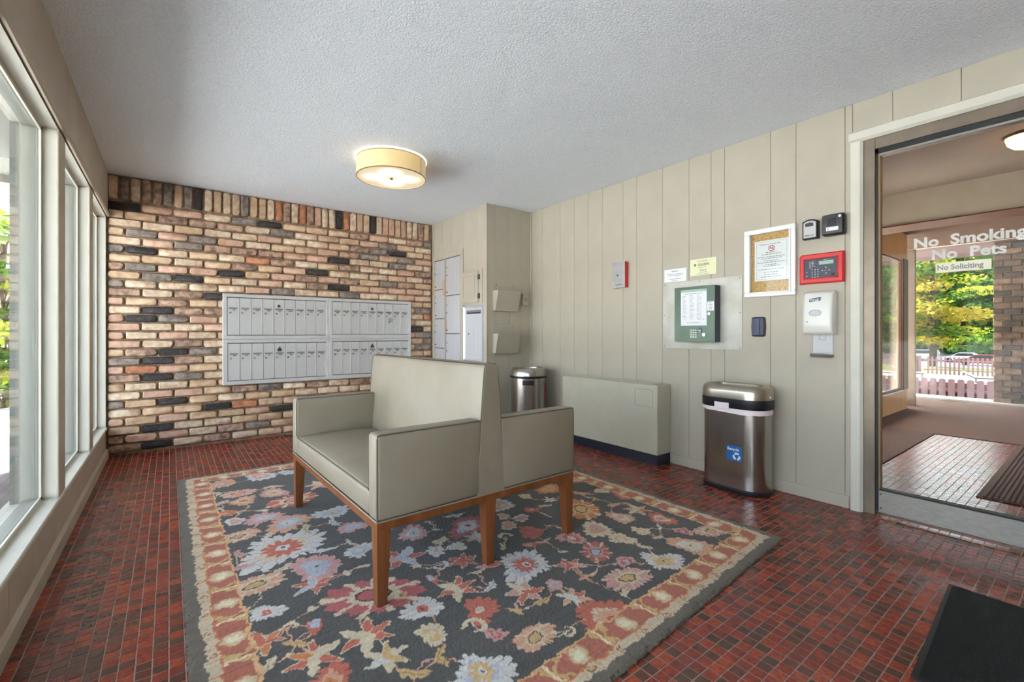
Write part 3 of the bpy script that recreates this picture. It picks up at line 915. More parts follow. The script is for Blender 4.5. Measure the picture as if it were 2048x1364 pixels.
def car(loc, rz, paint, label, kind='wagon'):
    t_ = empty('parked_car', loc, rz, label, 'car', 'cars parked beyond the fence')
    if kind == 'wagon':
        body = [(-2.3, 0.3), (2.3, 0.3), (2.32, 0.75), (1.9, 0.95), (1.25, 1.0), (0.55, 1.62), (-2.0, 1.68), (-2.28, 1.1)]
        glass = [(-1.9, 1.08), (1.05, 1.08), (0.5, 1.54), (-1.75, 1.58)]
    else:
        body = [(-2.3, 0.3), (2.3, 0.3), (2.3, 0.72), (1.3, 0.92), (0.55, 1.4), (-0.9, 1.42), (-1.6, 0.98), (-2.28, 0.9)]
        glass = [(-1.3, 0.98), (1.05, 0.96), (0.5, 1.33), (-0.85, 1.35)]
    part('body', MB().prism(body, 'y', -0.85, 0.85), paint, t_, local=True)
    part('side_windows', MB().prism(glass, 'y', -0.865, -0.84).prism(glass, 'y', 0.84, 0.865), 'car_glass', t_, local=True)
    for sx in (-1.45, 1.45):
        for sy in (-0.88, 0.7):
            part('wheel', MB().cyl((sx, sy, 0.33), 0.33, 0.18, 'y', 18), 'tyre', t_, local=True)
    part('headlight', MB().box(2.2, 2.34, -0.75, -0.45, 0.6, 0.75).box(2.2, 2.34, 0.45, 0.75, 0.6, 0.75), 'chrome', t_, local=True)
    part('tail_light', MB().box(-2.33, -2.2, -0.8, -0.6, 0.8, 1.05).box(-2.33, -2.2, 0.6, 0.8, 0.8, 1.05), 'car_red', t_, local=True)
    return t_
car((86, 6.8, -3.0), PI / 2, 'car_silver', 'silver wagon with dark windows parked beyond the picket fence', 'wagon')
car((84, 3.2, -3.0), PI / 2 + 0.05, 'car_blue', 'dark blue sedan parked beside the silver wagon', 'sedan')
car((90, 12.6, -3.0), PI / 2, 'car_white', 'white sedan parked under the tall tree', 'sedan')
car((93, 18.0, -3.0), PI / 2, 'car_white', 'white wagon parked behind the solid fence', 'wagon')
car((83, 10.0, -3.0), PI / 2, 'car_red', 'dark red sedan parked in front of the white cars', 'sedan')

def tree(loc, h, rad, label, mats, n, size, rng, layers=9, trunk=0.3, first=0.25, flat=0.5, group='trees beyond the parking lot'):
    t_ = empty('tree', loc, 0, label, 'tree', group)
    x0, y0, z0 = loc
    tr = MB().tube([(x0, y0, z0), (x0 + 0.1, y0, z0 + h * 0.3), (x0 - 0.05, y0 + 0.1, z0 + h * 0.7), (x0, y0, z0 + h)], [trunk, trunk * 0.85, trunk * 0.5, 0.04], 9)
    part('trunk', tr, 'bark', t_, smooth=True)
    br = MB()
    blobs = []
    for k_ in range(layers):
        f_ = first + (1 - first) * k_ / (layers - 1)
        rr = rad * (1.0 - 0.75 * max(0, f_ - 0.45) / 0.55) if f_ > 0.45 else rad
        for q in range(4):
            a_ = rng.uniform(0, 2 * PI)
            d_ = rr * rng.uniform(0.15, 0.75)
            bx_, by_, bz_ = x0 + d_ * math.cos(a_), y0 + d_ * math.sin(a_), z0 + h * f_ + rng.uniform(-0.4, 0.4)
            br.tube([(x0, y0, bz_ - 0.4), (bx_, by_, bz_)], [trunk * 0.22, 0.02], 5)
            blobs.append((bx_, by_, bz_, rr * rng.uniform(0.3, 0.5), rr * rng.uniform(0.3, 0.5), h * 0.035 * rng.uniform(0.8, 1.5)))
    part('branches', br, 'bark', t_)
    for i_, mtn in enumerate(mats):
        lm = MB(); leaf_cloud(lm, blobs[i_::len(mats)], n // len(mats), size, rng, flat=flat)
        part('foliage', lm, mtn, t_, kind='stuff')
    return t_
rtree = random.Random(31)
tree((68, 12.0, -2.9), 17, 5.0, 'tall tree with a straight dark trunk and layered yellow green foliage', ['leaf_spring', 'leaf_green', 'leaf_gold'], 5200, 0.26, rtree, 13, 0.36, 0.2)
tree((76, 2.0, -3.0), 18, 7.0, 'broad green tree with horizontal leaf layers behind the brick pier', ['leaf_green', 'leaf_spring', 'leaf_deep', 'leaf_gold'], 6500, 0.3, rtree, 13, 0.3, 0.18)
tree((98, 26.0, -3.0), 20, 8.5, 'large bushy tree behind the tall straight tree', ['leaf_green', 'leaf_deep'], 6500, 0.4, rtree, 12, 0.4, 0.12)
tree((104, 8.0, -3.0), 21, 9.0, 'large deep green tree behind the parked cars', ['leaf_deep', 'leaf_green', 'leaf_spring'], 7000, 0.45, rtree, 12, 0.4, 0.08)
tree((60, 15.6, -2.45), 15, 3.6, 'dense dark tree standing past the side window of the lobby', ['leaf_deep', 'leaf_green'], 5200, 0.22, rtree, 11, 0.3, 0.16)
tree((106, -16.0, -3.0), 22, 11.0, 'wide green tree far behind the silver wagon', ['leaf_green', 'leaf_deep'], 5000, 0.5, rtree, 11, 0.4, 0.08)
tree((84, 52.0, -3.0), 22, 11.0, 'wide tree far behind the white wagon', ['leaf_green', 'leaf_spring'], 5000, 0.5, rtree, 11, 0.4, 0.08)
struct('hill', MB().prism([(134, -3), (170, -3), (170, 40), (150, 36), (138, 24)], 'y', -140, 180), 'hill_green')
rh = random.Random(8)
wood = empty('woodland', (125, 20, -3), label='dense belt of tall green trees closing the far side of the parking lot', cat='trees')
for mtn, zo in (('leaf_deep', 0.0), ('leaf_green', 1.5), ('leaf_spring', 3.0)):
    hd_ = MB()
    leaf_cloud(hd_, [(126 + rh.uniform(-4, 4), -40 + i * 6.5 + rh.uniform(-2, 2), z_ + zo + rh.uniform(-1, 1), 4, 6.5, 4.5) for i in range(20) for z_ in (0, 7, 14, 21)], 7000, 0.75, rh)
    part('foliage', hd_, mtn, wood, kind='stuff')
tk_ = MB()
for i in range(14): tk_.tube([(127, -36 + i * 9, -3), (127, -36 + i * 9, 22)], [0.4, 0.1], 6)
wood['kind'] = 'stuff'
part('trunks', tk_, 'bark', wood, kind='stuff')

# greenery outside the left windows
gl = 'greenery outside the tall windows'
tree((-3.9, 13.0, -0.12), 6.0, 2.0, 'bright leafy tree outside the windows beyond the brick pier', ['leaf_spring', 'leaf_green'], 5200, 0.085, rtree, 10, 0.09, 0.12, 0.3, gl)
tree((-2.1, 10.6, -0.12), 2.6, 1.1, 'light green shrub growing beside the outdoor brick pier', ['leaf_spring', 'leaf_green'], 3600, 0.06, rtree, 8, 0.05, 0.08, 0.3, gl)
tree((-6.2, 18.5, -0.12), 8.5, 3.2, 'tall green tree behind the leafy tree outside', ['leaf_green', 'leaf_deep'], 5200, 0.13, rtree, 10, 0.16, 0.1, 0.3, gl)

# ------------------------------------------------------------------ rug
RUG = """ray 0.530 3.764 0.095 WNC 318;ray 0.277 3.733 0.087 PNC 130;oval 0.358 3.448 0.098 NPP 183;leaf 0.556 3.457 0.061 C 353;ray 0.546 3.318 0.079 NCP 333;ray 0.370 3.272 0.069 PCO 271;oval 0.618 3.106 0.142 KCN 14;ray 0.250 3.105 0.058 OKP 238;C 0.332 3.071 0.026 C 127;bud 0.431 3.024 0.030 C 332;ray 0.289 2.944 0.047 WNP 26;ray 0.426 2.901 0.080 NLC 80;ray 0.523 2.742 0.102 PLW 57;oval 0.282 2.714 0.093 PCP 190;leaf 0.401 2.624 0.046 C 240;leaf 0.345 2.771 0.032 N 126;ray 0.714 3.745 0.057 WLW 194;leaf 0.251 3.529 0.046 C 278;leaf 0.251 3.309 0.049 C 52;leaf 0.241 3.207 0.036 C 293;big 0.440 2.437 0.183 WCK 127;oval 0.285 2.145 0.104 PCG 6;ray 0.524 2.147 0.103 NLL 110;leaf 0.402 2.224 0.045 C 208;lily 0.474 1.998 0.066 KLR 143;ray 0.292 1.907 0.049 WWK 93;bud 0.437 1.836 0.025 C 199;C 0.337 1.767 0.027 C 81;lily 0.247 1.733 0.061 OKK 36;bud 0.408 1.706 0.043 KLW 71;leaf 0.343 1.661 0.042 G 316;lily 0.372 1.555 0.074 KCO 316;leaf 0.242 1.598 0.044 C 227;ray 0.381 1.416 0.063 KPO 64;leaf 0.219 1.954 0.034 G 67;leaf 0.206 1.866 0.029 G 0;leaf 0.240 2.346 0.053 N 2;leaf 0.263 2.495 0.047 N 107;ray 0.759 2.748 0.082 WLC 110;leaf 0.719 2.602 0.061 W 84;leaf 0.576 2.597 0.067 C 85;ray 0.788 2.476 0.065 NLL 148;leaf 0.583 2.297 0.060 W 160;leaf 0.718 2.301 0.040 W 101;ray 0.729 2.186 0.058 WLW 276;lily 0.863 1.994 0.089 RLN 347;bud 0.878 1.880 0.027 C 320;ray 1.020 2.208 0.076 NWL 104;bud 0.617 2.013 0.026 C 93;bud 0.693 2.025 0.025 C 353;oval 0.651 1.778 0.176 RCR -25;ray 0.766 1.579 0.065 WWK 100;lily 0.541 1.555 0.080 KCK 196;ray 0.727 1.428 0.049 CGC 152;lily 0.563 1.411 0.061 CGW 11;bud 0.575 1.674 0.022 C 184;leaf 0.746 1.698 0.028 G 212;bud 0.893 1.739 0.038 KLC 84;leaf 0.699 1.303 0.045 G 74;leaf 0.594 1.293 0.049 G 135;big 1.292 2.112 0.114 RLW 33;leaf 1.303 2.273 0.057 W 169;ray 1.087 2.042 0.033 CCP 154;ray 1.130 1.936 0.039 WCC 308;ray 1.020 1.961 0.043 WWN 300;lily 1.078 1.802 0.062 KRK 1;C 0.976 1.828 0.032 W 305;bud 1.145 1.700 0.054 NKC 347;leaf 1.067 1.678 0.035 C 173;big 1.283 1.601 0.122 WLK 33;bud 1.437 1.730 0.042 KNC 158;leaf 1.514 1.720 0.035 C 181;ray 1.518 1.847 0.061 KRK 156;ray 1.472 1.976 0.044 CNP 246;ray 1.586 2.015 0.042 WNN 356;ray 1.524 2.098 0.034 CNP 161;C 1.383 1.882 0.041 C 94;leaf 1.308 1.801 0.032 C 246;ray 1.713 2.075 0.039 KRC 241;leaf 1.722 1.948 0.031 W 90;ray 1.605 2.246 0.079 WNC 29;leaf 1.131 2.170 0.024 W 131;lily 1.267 1.963 0.057 LWN 11;lily 0.938 1.615 0.074 KCK 183;leaf 1.057 1.548 0.045 W 206;ray 0.939 1.441 0.068 KKC 9;lily 1.145 1.432 0.073 NKC 281;ray 1.280 1.398 0.035 NLN 214;lily 1.279 1.282 0.059 PWK 187;leaf 1.162 1.337 0.039 G 192;leaf 1.039 1.354 0.034 G 296;oval 1.008 1.197 0.079 PCG 4;ray 0.902 1.290 0.035 NRN 231;C 0.864 1.372 0.043 C 23;big 0.768 1.170 0.089 WLG 92;C 1.118 1.153 0.025 C 319;big 1.294 1.105 0.121 KCP 100;oval 1.958 1.909 0.143 OGG 60;leaf 2.148 2.085 0.072 P 125;leaf 2.148 1.972 0.032 G 236;ray 2.290 2.049 0.040 CCP 176;ray 2.323 2.309 0.068 KCP 262;bud 2.165 1.832 0.046 PPC 181;leaf 2.242 1.795 0.037 P 268;lily 2.213 1.698 0.068 PCO 128;ray 2.047 1.685 0.068 PWP 236;ray 2.215 1.532 0.068 KCN 55;ray 1.819 1.659 0.077 CNP 301;ray 1.991 1.505 0.045 CGC 188;ray 1.640 1.666 0.061 NRC 151;ray 1.836 1.505 0.056 CPC 18;ray 2.169 1.371 0.040 NRN 221;oval 1.632 1.492 0.094 RNL 46;leaf 1.855 1.382 0.039 C 106;leaf 2.002 1.393 0.036 C 174;ray 1.670 1.349 0.041 NRL 262;leaf 1.508 1.586 0.022 W 312;big 1.812 1.242 0.085 WCG 185;ray 2.050 1.247 0.086 PWC 75;oval 1.564 1.247 0.105 NCG 174;lily 1.438 1.468 0.059 KRN 141;leaf 1.423 1.364 0.034 P 359;leaf 1.534 1.396 0.020 N 279;leaf 1.460 1.184 0.034 C 47;oval 2.283 1.285 0.085 NCG 159;ray 2.347 1.911 0.062 KPC 351;ray 2.042 2.284 0.081 OGP 162;leaf 1.816 2.076 0.043 C 156;ray 2.408 2.136 0.056 OPC 90"""
PAL = {'W': (202, 200, 196), 'L': (176, 182, 194), 'C': (206, 192, 164), 'P': (206, 158, 130), 'K': (188, 106, 88), 'R': (176, 98, 98),
       'N': (198, 152, 146), 'G': (200, 168, 118), 'D': (54, 50, 48), 'O': (198, 126, 84)}
def build_rug():
    rng = np.random.default_rng(4)
    S_ = 0.0042
    NXr, NYr = int(2.47 / S_), int(3.12 / S_)
    u = np.linspace(0, 1, NXr); v = np.linspace(0, 1, NYr)
    U, V = np.meshgrid(u, v, indexing='ij')
    q = [np.array(p) for p in RUGQ]
    P0 = ((1 - U)[..., None] * (1 - V)[..., None] * q[0] + U[..., None] * (1 - V)[..., None] * q[1] + U[..., None] * V[..., None] * q[2] + (1 - U)[..., None] * V[..., None] * q[3])
    X, Y = P0[..., 0].copy(), P0[..., 1].copy()
    def smooth_noise(cell):
        gx, gy = int(2.6 / cell) + 3, int(3.3 / cell) + 3
        g = rng.uniform(-1, 1, (gx, gy))
        a = (X - X.min()) / cell; b = (Y - Y.min()) / cell
        i, j = a.astype(int), b.astype(int); fa, fb = a - i, b - j
        fa = fa * fa * (3 - 2 * fa); fb = fb * fb * (3 - 2 * fb)
        return (g[i, j] * (1 - fa) * (1 - fb) + g[i + 1, j] * fa * (1 - fb) + g[i, j + 1] * (1 - fa) * fb + g[i + 1, j + 1] * fa * fb)
    WX = X + 0.008 * smooth_noise(0.04) + 0.007 * smooth_noise(0.013)
    WY = Y + 0.008 * smooth_noise(0.04) + 0.007 * smooth_noise(0.013)
    col = np.zeros((NXr, NYr, 3))
    def L3(c): return np.array(lin(c)[:3])
    col[:] = L3((86, 85, 82))
    # distances to the four sides (metres)
    near = (WY - (0.83 + (WX - 0.045) * 0.0769)); far = 4.03 - WY; lef = WX - 0.045; rig = 2.515 - WX
    edge = np.minimum(np.minimum(near, far), np.minimum(lef, rig))
    horiz = np.minimum(near, far) < np.minimum(lef, rig)
    s_al = np.where(horiz, WX, WY)
    items = []
    for row in RUG.split(';'):
        k, x, y, r, p, a = row.split()
        items.append((k, float(x), float(y), float(r) * 1.16, p, math.radians(float(a))))
    # filler motifs in the parts hidden behind the settee and the corners
    rr = random.Random(12)
    tries = 0
    while tries < 900:
        tries += 1
        x, y = rr.uniform(0.25, 2.33), rr.uniform(1.08, 3.83)
        r = rr.choice([0.03, 0.045, 0.06, 0.085, 0.1])
        if all((x - i[1]) ** 2 + (y - i[2]) ** 2 > (i[3] + r + 0.012) ** 2 for i in items):
            k = 'leaf' if r < 0.04 else rr.choice(['ray', 'ray', 'lily', 'oval'])
            items.append((k, x, y, r, rr.choice(['WLC', 'NCP', 'KCP', 'PCG', 'CGC', 'NRL']) if k != 'leaf' else rr.choice('CGWNP'), rr.uniform(0, 6.28)))
    # vines
    for n_, it in enumerate(items):
        ds = sorted(((it[1] - o[1]) ** 2 + (it[2] - o[2]) ** 2, m_) for m_, o in enumerate(items) if m_ != n_)
        for dd, m_ in ds[:1 + (n_ % 3 == 0)]:
            o = items[m_]
            if dd > 0.16: continue
            mx_, my_ = (it[1] + o[1]) / 2, (it[2] + o[2]) / 2
            px, py = -(o[2] - it[2]), (o[1] - it[1])
            bow = rr.uniform(-0.35, 0.35)
            c_ = (mx_ + px * bow, my_ + py * bow)
            ts = np.linspace(0, 1, 22)
            bxs = (1 - ts) ** 2 * it[1] + 2 * ts * (1 - ts) * c_[0] + ts ** 2 * o[1]
            bys = (1 - ts) ** 2 * it[2] + 2 * ts * (1 - ts) * c_[1] + ts ** 2 * o[2]
            lo_x, hi_x, lo_y, hi_y = bxs.min() - 0.02, bxs.max() + 0.02, bys.min() - 0.02, bys.max() + 0.02
            sel = (X > lo_x) & (X < hi_x) & (Y > lo_y) & (Y < hi_y)
            if not sel.any(): continue
            xs, ys = WX[sel], WY[sel]
            d2 = np.full(xs.shape, 9.0)
            for bx_, by_ in zip(bxs, bys): d2 = np.minimum(d2, (xs - bx_) ** 2 + (ys - by_) ** 2)
            msk = np.zeros(X.shape, bool); msk[sel] = d2 < 0.0038 ** 2
            col[msk] = L3(PAL[rr.choice('NPCP')])
    for k, x, y, r, p, a in items:
        sel = (np.abs(X - x) < r * 1.9) & (np.abs(Y - y) < r * 1.9)
        if not sel.any(): continue
        dx, dy = WX[sel] - x, WY[sel] - y
        e1 = dx * math.cos(a) + dy * math.sin(a); e2 = -dx * math.sin(a) + dy * math.cos(a)
        rad = np.hypot(e1, e2) / r; th = np.arctan2(e2, e1)
        c0 = col[sel]
        cols = [L3(PAL[ch]) for ch in p]
        if k in ('ray', 'big'):
            n_ = 7 if r < 0.055 else (13 if k == 'ray' else 19)
            lob = 0.74 + 0.26 * np.abs(np.cos(n_ * th / 2)) ** 0.7
            if k == 'big': lob = lob * (0.9 + 0.1 * np.cos(4 * th))
            jg = 1 + 0.16 * np.sin(2 * th + x * 40) + 0.12 * np.sin(3 * th + y * 50)
            lob = lob * jg
            c0[rad < lob] = cols[0]
            sep = (np.abs(np.cos(n_ * th / 2)) < 0.16) & (rad < lob) & (rad > 0.45)
            c0[sep] = cols[0] * 0.55 + cols[-1] * 0.3
            c0[rad < 0.58 * lob] = cols[1]
            if k == 'big':
                c0[rad < 0.46 * (0.6 + 0.4 * np.abs(np.cos(6 * th)))] = cols[2]
                c0[rad < 0.15] = cols[0]
            else:
                c0[rad < 0.30] = cols[2]
            c0[(rad < 0.07)] = L3((110, 80, 66)) if r > 0.07 else cols[0]
        elif k == 'oval':
            ov = np.hypot(e1, e2 * 1.55) / r
            lob = 0.85 + 0.15 * np.abs(np.cos(9 * th))
            c0[ov < lob] = cols[0]
            c0[(ov < lob) & (np.abs(np.cos(4.5 * th)) < 0.35) & (ov > 0.5)] = L3(PAL['C'])
            c0[ov < 0.56 * lob] = cols[1]
            c0[(ov < 0.36) & (ov > 0.29)] = L3((92, 62, 52))
            c0[ov <= 0.29] = cols[2]
        elif k == 'lily':
            for da, ci in ((0, 0), (2.2, 0), (-2.2, 0), (1.05, 1), (-1.05, 1), (3.14, 2)):
                ca, sa = math.cos(da), math.sin(da)
                f1 = e1 * ca + e2 * sa; f2 = -e1 * sa + e2 * ca
                pet = ((f1 - r * 0.5) / (r * 0.55)) ** 2 + (f2 / (r * 0.24 * (1.15 - 0.6 * np.clip(f1 / r, 0, 1)))) ** 2
                c0[pet < 1.25] = L3(PAL['C'])
                c0[pet < 0.8] = cols[min(ci, len(cols) - 1)]
            c0[rad < 0.2] = cols[1]
        elif k == 'leaf':
            bend = e2 + 0.25 * e1 * e1 / r
            w_ = 0.36 * r * np.clip(1 - (e1 / (r * 1.1)) ** 2, 0, 1) * (0.8 + 0.2 * np.cos(e1 / r * 11))
            c0[np.abs(bend) < w_] = cols[0]
            c0[(np.abs(bend) < w_ * 0.22) & (r > 0.04)] = cols[0] * 0.6
        elif k == 'bud':
            t_ = np.clip(e1 / r, -1, 1)
            w_ = r * 0.55 * np.sqrt(np.clip(1 - t_ * t_, 0, 1)) * (0.7 + 0.4 * t_)
            c0[(np.abs(e2) < w_)] = cols[0]
            if len(cols) > 1: c0[(np.abs(e2) < w_ * 0.6) & (t_ > 0)] = cols[1]
        elif k == 'C':
            c0[(np.abs(rad - 0.75) < 0.25 * np.clip(np.cos(th * 0.62), 0, 1) ** 0.6)] = cols[0]
        col[sel] = c0
    # border bands
    b1 = (edge < 0.178)
    c_red = L3((172, 106, 88)); c_cream = L3((200, 184, 158)); c_dark = L3((108, 101, 90))
    col[b1] = c_red
    col[(edge < 0.184) & (edge > 0.174)] = L3((214, 172, 126))
    ph = (s_al / 0.125) % 1.0
    idx = np.floor(s_al / 0.125).astype(int)
    ax_ = (edge - 0.132) / 0.038; al = (ph - 0.5) * 0.125
    ell = ax_ ** 2 + (al / 0.034) ** 2
    even = (idx % 2 == 0)
    band = (edge > 0.088) & (edge < 0.176)
    col[band & even & (ell < 1.5)] = L3((196, 140, 106))
    col[band & even & (ell < 1.0)] = L3((206, 188, 152))
    col[band & even & (ell < 0.35)] = L3((226, 214, 184))
    lf = (np.abs(al + 0.02 * np.sin(ax_ * 2.2)) < 0.011) | (np.abs(al - 0.03 + 0.012 * np.cos(ax_ * 3)) < 0.008)
    col[band & ~even & lf] = L3((196, 166, 112))
    col[band & ~even & (np.abs(al) < 0.006)] = L3((224, 204, 166))
    cb = edge < 0.088
    col[cb] = c_cream
    col[cb & (edge > 0.082)] = L3((196, 122, 78))
    ph2 = ((s_al / 0.14) % 1.0 - 0.5) * 0.14; ex = edge - 0.064
    rr2 = np.hypot(ph2, ex); th2 = np.arctan2(ex, ph2)
    ringm = np.abs(rr2 - 0.0125 * (0.8 + 0.25 * np.cos(3 * th2))) < 0.0030
    col[cb & ringm] = L3((158, 112, 62))
    col[cb & (np.abs(((s_al / 0.07) % 1.0) - 0.5) < 0.05) & (np.abs(ex) < 0.012)] = L3((206, 160, 102))
    col[edge < 0.046] = c_dark
    # wool: streaks along the weft and flecks
    streak = rng.normal(0, 0.05, (1, NYr)) + rng.normal(0, 0.06, (NXr, NYr))
    sm = 0.07 * smooth_noise(0.09)
    col *= (1 + streak + sm)[..., None]
    col = np.clip(col, 0.002, 1)
    Z = 0.0125 + np.clip(rng.normal(0, 0.0007, (NXr, NYr)), -0.002, 0.0012)
    Z -= 0.005 * np.exp(-np.clip(edge, 0, 1) / 0.006)
    # woolly rim
    rim = edge < 0.01
    X2 = X + np.where(rim, rng.normal(0, 0.002, X.shape), 0); Y2 = Y + np.where(rim, rng.normal(0, 0.002, X.shape), 0)
    cx, cy = 1.28, 2.46
    co = np.stack([X2 - cx, Y2 - cy, Z], -1).reshape(-1, 3)
    I = np.arange(NXr * NYr).reshape(NXr, NYr)
    quads = np.stack([I[:-1, :-1], I[1:, :-1], I[1:, 1:], I[:-1, 1:]], -1).reshape(-1, 4)
    # skirt down to the floor
    loop = np.concatenate([I[:, 0], I[-1, 1:], I[-2::-1, -1], I[0, -2:0:-1]])
    base = co[loop].copy(); base[:, 2] = 0.0012
    n0 = len(co)
    co = np.concatenate([co, base])
    m_ = len(loop)
    kk = np.arange(m_); kn = (kk + 1) % m_
    sk = np.stack([loop[kk], n0 + kk, n0 + kn, loop[kn]], -1)
    quads = np.concatenate([quads, sk])
    rgba = np.ones((len(co), 4)); rgba[:n0, :3] = col.reshape(-1, 3); rgba[n0:, :3] = c_dark
    me = bpy.data.meshes.new('floral_rug')
    me.vertices.add(len(co)); me.vertices.foreach_set('co', co.astype(np.float32).ravel())
    me.loops.add(quads.size); me.loops.foreach_set('vertex_index', quads.astype(np.int32).ravel())
    me.polygons.add(len(quads)); me.polygons.foreach_set('loop_start', (np.arange(len(quads)) * 4).astype(np.int32))
    me.update(calc_edges=True)
    at = me.color_attributes.new('dye', 'FLOAT_COLOR', 'POINT')
    at.data.foreach_set('color', rgba.astype(np.float32).ravel())
    m = bpy.data.materials.new('rug_wool'); m.use_nodes = True
    nt = m.node_tree; b = nt.nodes['Principled BSDF']
    an = nt.nodes.new('ShaderNodeAttribute'); an.attribute_name = 'dye'
    nt.links.new(an.outputs['Color'], b.inputs['Base Color'])
    b.inputs['Roughness'].default_value = 0.95
    b.inputs['Specular IOR Level'].default_value = 0.12
    b.inputs['Sheen Weight'].default_value = 0.15
    me.materials.append(m)
    o = bpy.data.objects.new('floral_rug', me)
    o.location = (cx, cy, 0)
    COL.objects.link(o)
    tag(o, 'charcoal wool rug with coral, cream and lilac flowers under the settee', 'rug')
build_rug()

# ------------------------------------------------------------------ two-sided settee
st = empty('double_settee', (1.142, 2.345, 0.0138), math.radians(1.3), 'grey-beige leather back-to-back settee with wooden legs on the floral rug', 'settee')
HX, HY = 0.535, 0.66
def lp(name, mb_, mat, smooth=True, label=None, parent=st, angle=40):
    return part(name, mb_, mat, parent, smooth, local=True, label=label, angle=angle)
Z0 = 0.325
rail = MB()
for (x0, x1, y0, y1) in ((-HX + 0.004, HX - 0.004, -HY + 0.004, -HY + 0.034), (-HX + 0.004, HX - 0.004, HY - 0.034, HY - 0.004), (-HX + 0.004, -HX + 0.034, -HY + 0.03, HY - 0.03), (HX - 0.034, HX - 0.004, -HY + 0.03, HY - 0.03)):
    rail.rbox(x0, x1, y0, y1, Z0 - 0.036, Z0, 0.002, 1)
lp('base_rail', rail, 'walnut', False, 'brown wooden base rail')
for sx in (-1, 0, 1):
    for sy in (-1, 1):
        tx_, ty_ = 0.058, 0.058
        cx = sx * (HX - 0.004 - tx_ / 2); cy = sy * (HY - 0.004 - ty_ / 2)
        bx_ = cx + sx * 0.006; by_ = cy + sy * 0.006; bw = 0.019
        top = [(cx - tx_ / 2, cy - ty_ / 2, Z0 - 0.004), (cx + tx_ / 2, cy - ty_ / 2, Z0 - 0.004), (cx + tx_ / 2, cy + ty_ / 2, Z0 - 0.004), (cx - tx_ / 2, cy + ty_ / 2, Z0 - 0.004)]
        bot = [(bx_ - bw, by_ - bw, 0), (bx_ + bw, by_ - bw, 0), (bx_ + bw, by_ + bw, 0), (bx_ - bw, by_ + bw, 0)]
        lp('leg', MB().loft([bot, top]), 'walnut', False, 'tapered wooden leg')
def curved_box(x0, x1, y0, y1, z0, z1, crown, bev=0.018, n=10):
    bm = bmesh.new()
    bmesh.ops.create_cube(bm, size=1.0, matrix=Matrix.Translation(((x0 + x1) / 2, (y0 + y1) / 2, (z0 + z1) / 2)) @ Matrix.Diagonal((x1 - x0, y1 - y0, z1 - z0, 1)))
    bmesh.ops.bevel(bm, geom=bm.edges[:], offset=bev, segments=3, profile=0.5, affect='EDGES')
    bmesh.ops.subdivide_edges(bm, edges=[e for e in bm.edges if e.calc_length() > 0.08], cuts=n, use_grid_fill=True)
    for v in bm.verts:
        a = (v.co.x - (x0 + x1) / 2) / (x1 - x0) * 2; b = (v.co.y - (y0 + y1) / 2) / (y1 - y0) * 2
        if v.co.z > (z0 + z1) / 2: v.co.z += crown * max(0, 1 - a * a) ** 0.7 * max(0, 1 - b * b) ** 0.5
    return bm
# central back, tapering upwards
def back_ring(y, pinch):
    pts = []
    zt = Z0 + 0.582
    prof = [(0.078, Z0 + 0.001), (0.070, Z0 + 0.12), (0.058, Z0 + 0.30), (0.044, Z0 + 0.48), (0.036, zt - 0.02), (0.028, zt - 0.006), (0.016, zt)]
    right = [(w * pinch, z) for w, z in prof]
    left = [(-w * pinch, z) for w, z in prof[::-1]]
    return [(px, y, pz) for px, pz in right + left]
rings = [back_ring(-HY, 0.94)]
for k in range(0, 13): rings.append(back_ring(-HY + 0.012 + (2 * HY - 0.024) * k / 12, 1.0 + 0.10 * math.sin(PI * k / 12)))
rings.append(back_ring(HY, 0.94))
back = lp('backrest', MB().loft(rings), 'leather', angle=50)
for s in (-1, 1):
    for e in (-1, 1):
        x0, x1 = sorted((s * 0.052, s * HX)); y0, y1 = sorted((e * HY, e * (HY - 0.088)))
        arm = lp('arm', MB().rbox(x0, x1, y0, y1, Z0 + 0.001, Z0 + 0.335, 0.016, 3), 'leather')
        yo, xo, zt = e * (HY - 0.002), s * (HX - 0.004), Z0 + 0.333
        yp, xp, zp = e * (HY - 0.0042), s * (HX - 0.0042), Z0 + 0.335 - 0.0042
        p_ = MB().tube([(s * 0.06, yp, zp), (xp - s * 0.012, yp, zp), (xp - s * 0.002, yp, zp - 0.004), (xp, yp, zp - 0.014), (xp, yp, Z0 + 0.004)], 0.0034, 6)
        lp('piping', p_, 'piping', True, None, arm)
        yq = e * (HY - 0.0838)
        p2 = MB().tube([(s * 0.06, yq, zp), (xp - s * 0.012, yq, zp), (xp - s * 0.002, yq, zp - 0.004), (xp, yq, zp - 0.014), (xp, yq, Z0 + 0.112)], 0.0028, 6)
        lp('piping', p2, 'piping', True, None, arm)
    x0, x1 = sorted((s * 0.06, s * (HX - 0.001)))
    seat = lp('seat', MB().bm(curved_box(x0, x1, -HY + 0.086, HY - 0.086, Z0 + 0.001, Z0 + 0.108, 0.030)), 'leather', angle=60)
    xf = s * (HX - 0.006)
    pts = [(s * (HX - 0.0058), -HY + 0.09 + (2 * HY - 0.18) * k / 16, Z0 + 0.1035 + 0.002 * math.sin(PI * k / 16)) for k in range(17)]
    lp('piping', MB().tube(pts, 0.004, 6), 'piping', True, None, seat)
for e in (-1, 1):
    for s in (-1, 1):
        pts = []
        for w, z in [(0.0762, Z0 + 0.004), (0.0685, Z0 + 0.12), (0.0567, Z0 + 0.30), (0.0431, Z0 + 0.48), (0.0352, Z0 + 0.564), (0.026, Z0 + 0.578)]:
            pts.append((s * w, e * (HY - 0.0045), z))
        pts2 = pts + [(s * 0.026, e * (HY - 0.03), Z0 + 0.579), (s * 0.0305, 0, Z0 + 0.5785), (s * 0.026, -e * (HY - 0.03), Z0 + 0.579)]
        lp('piping', MB().tube(pts2, 0.0035, 6), 'piping', True, None, back)
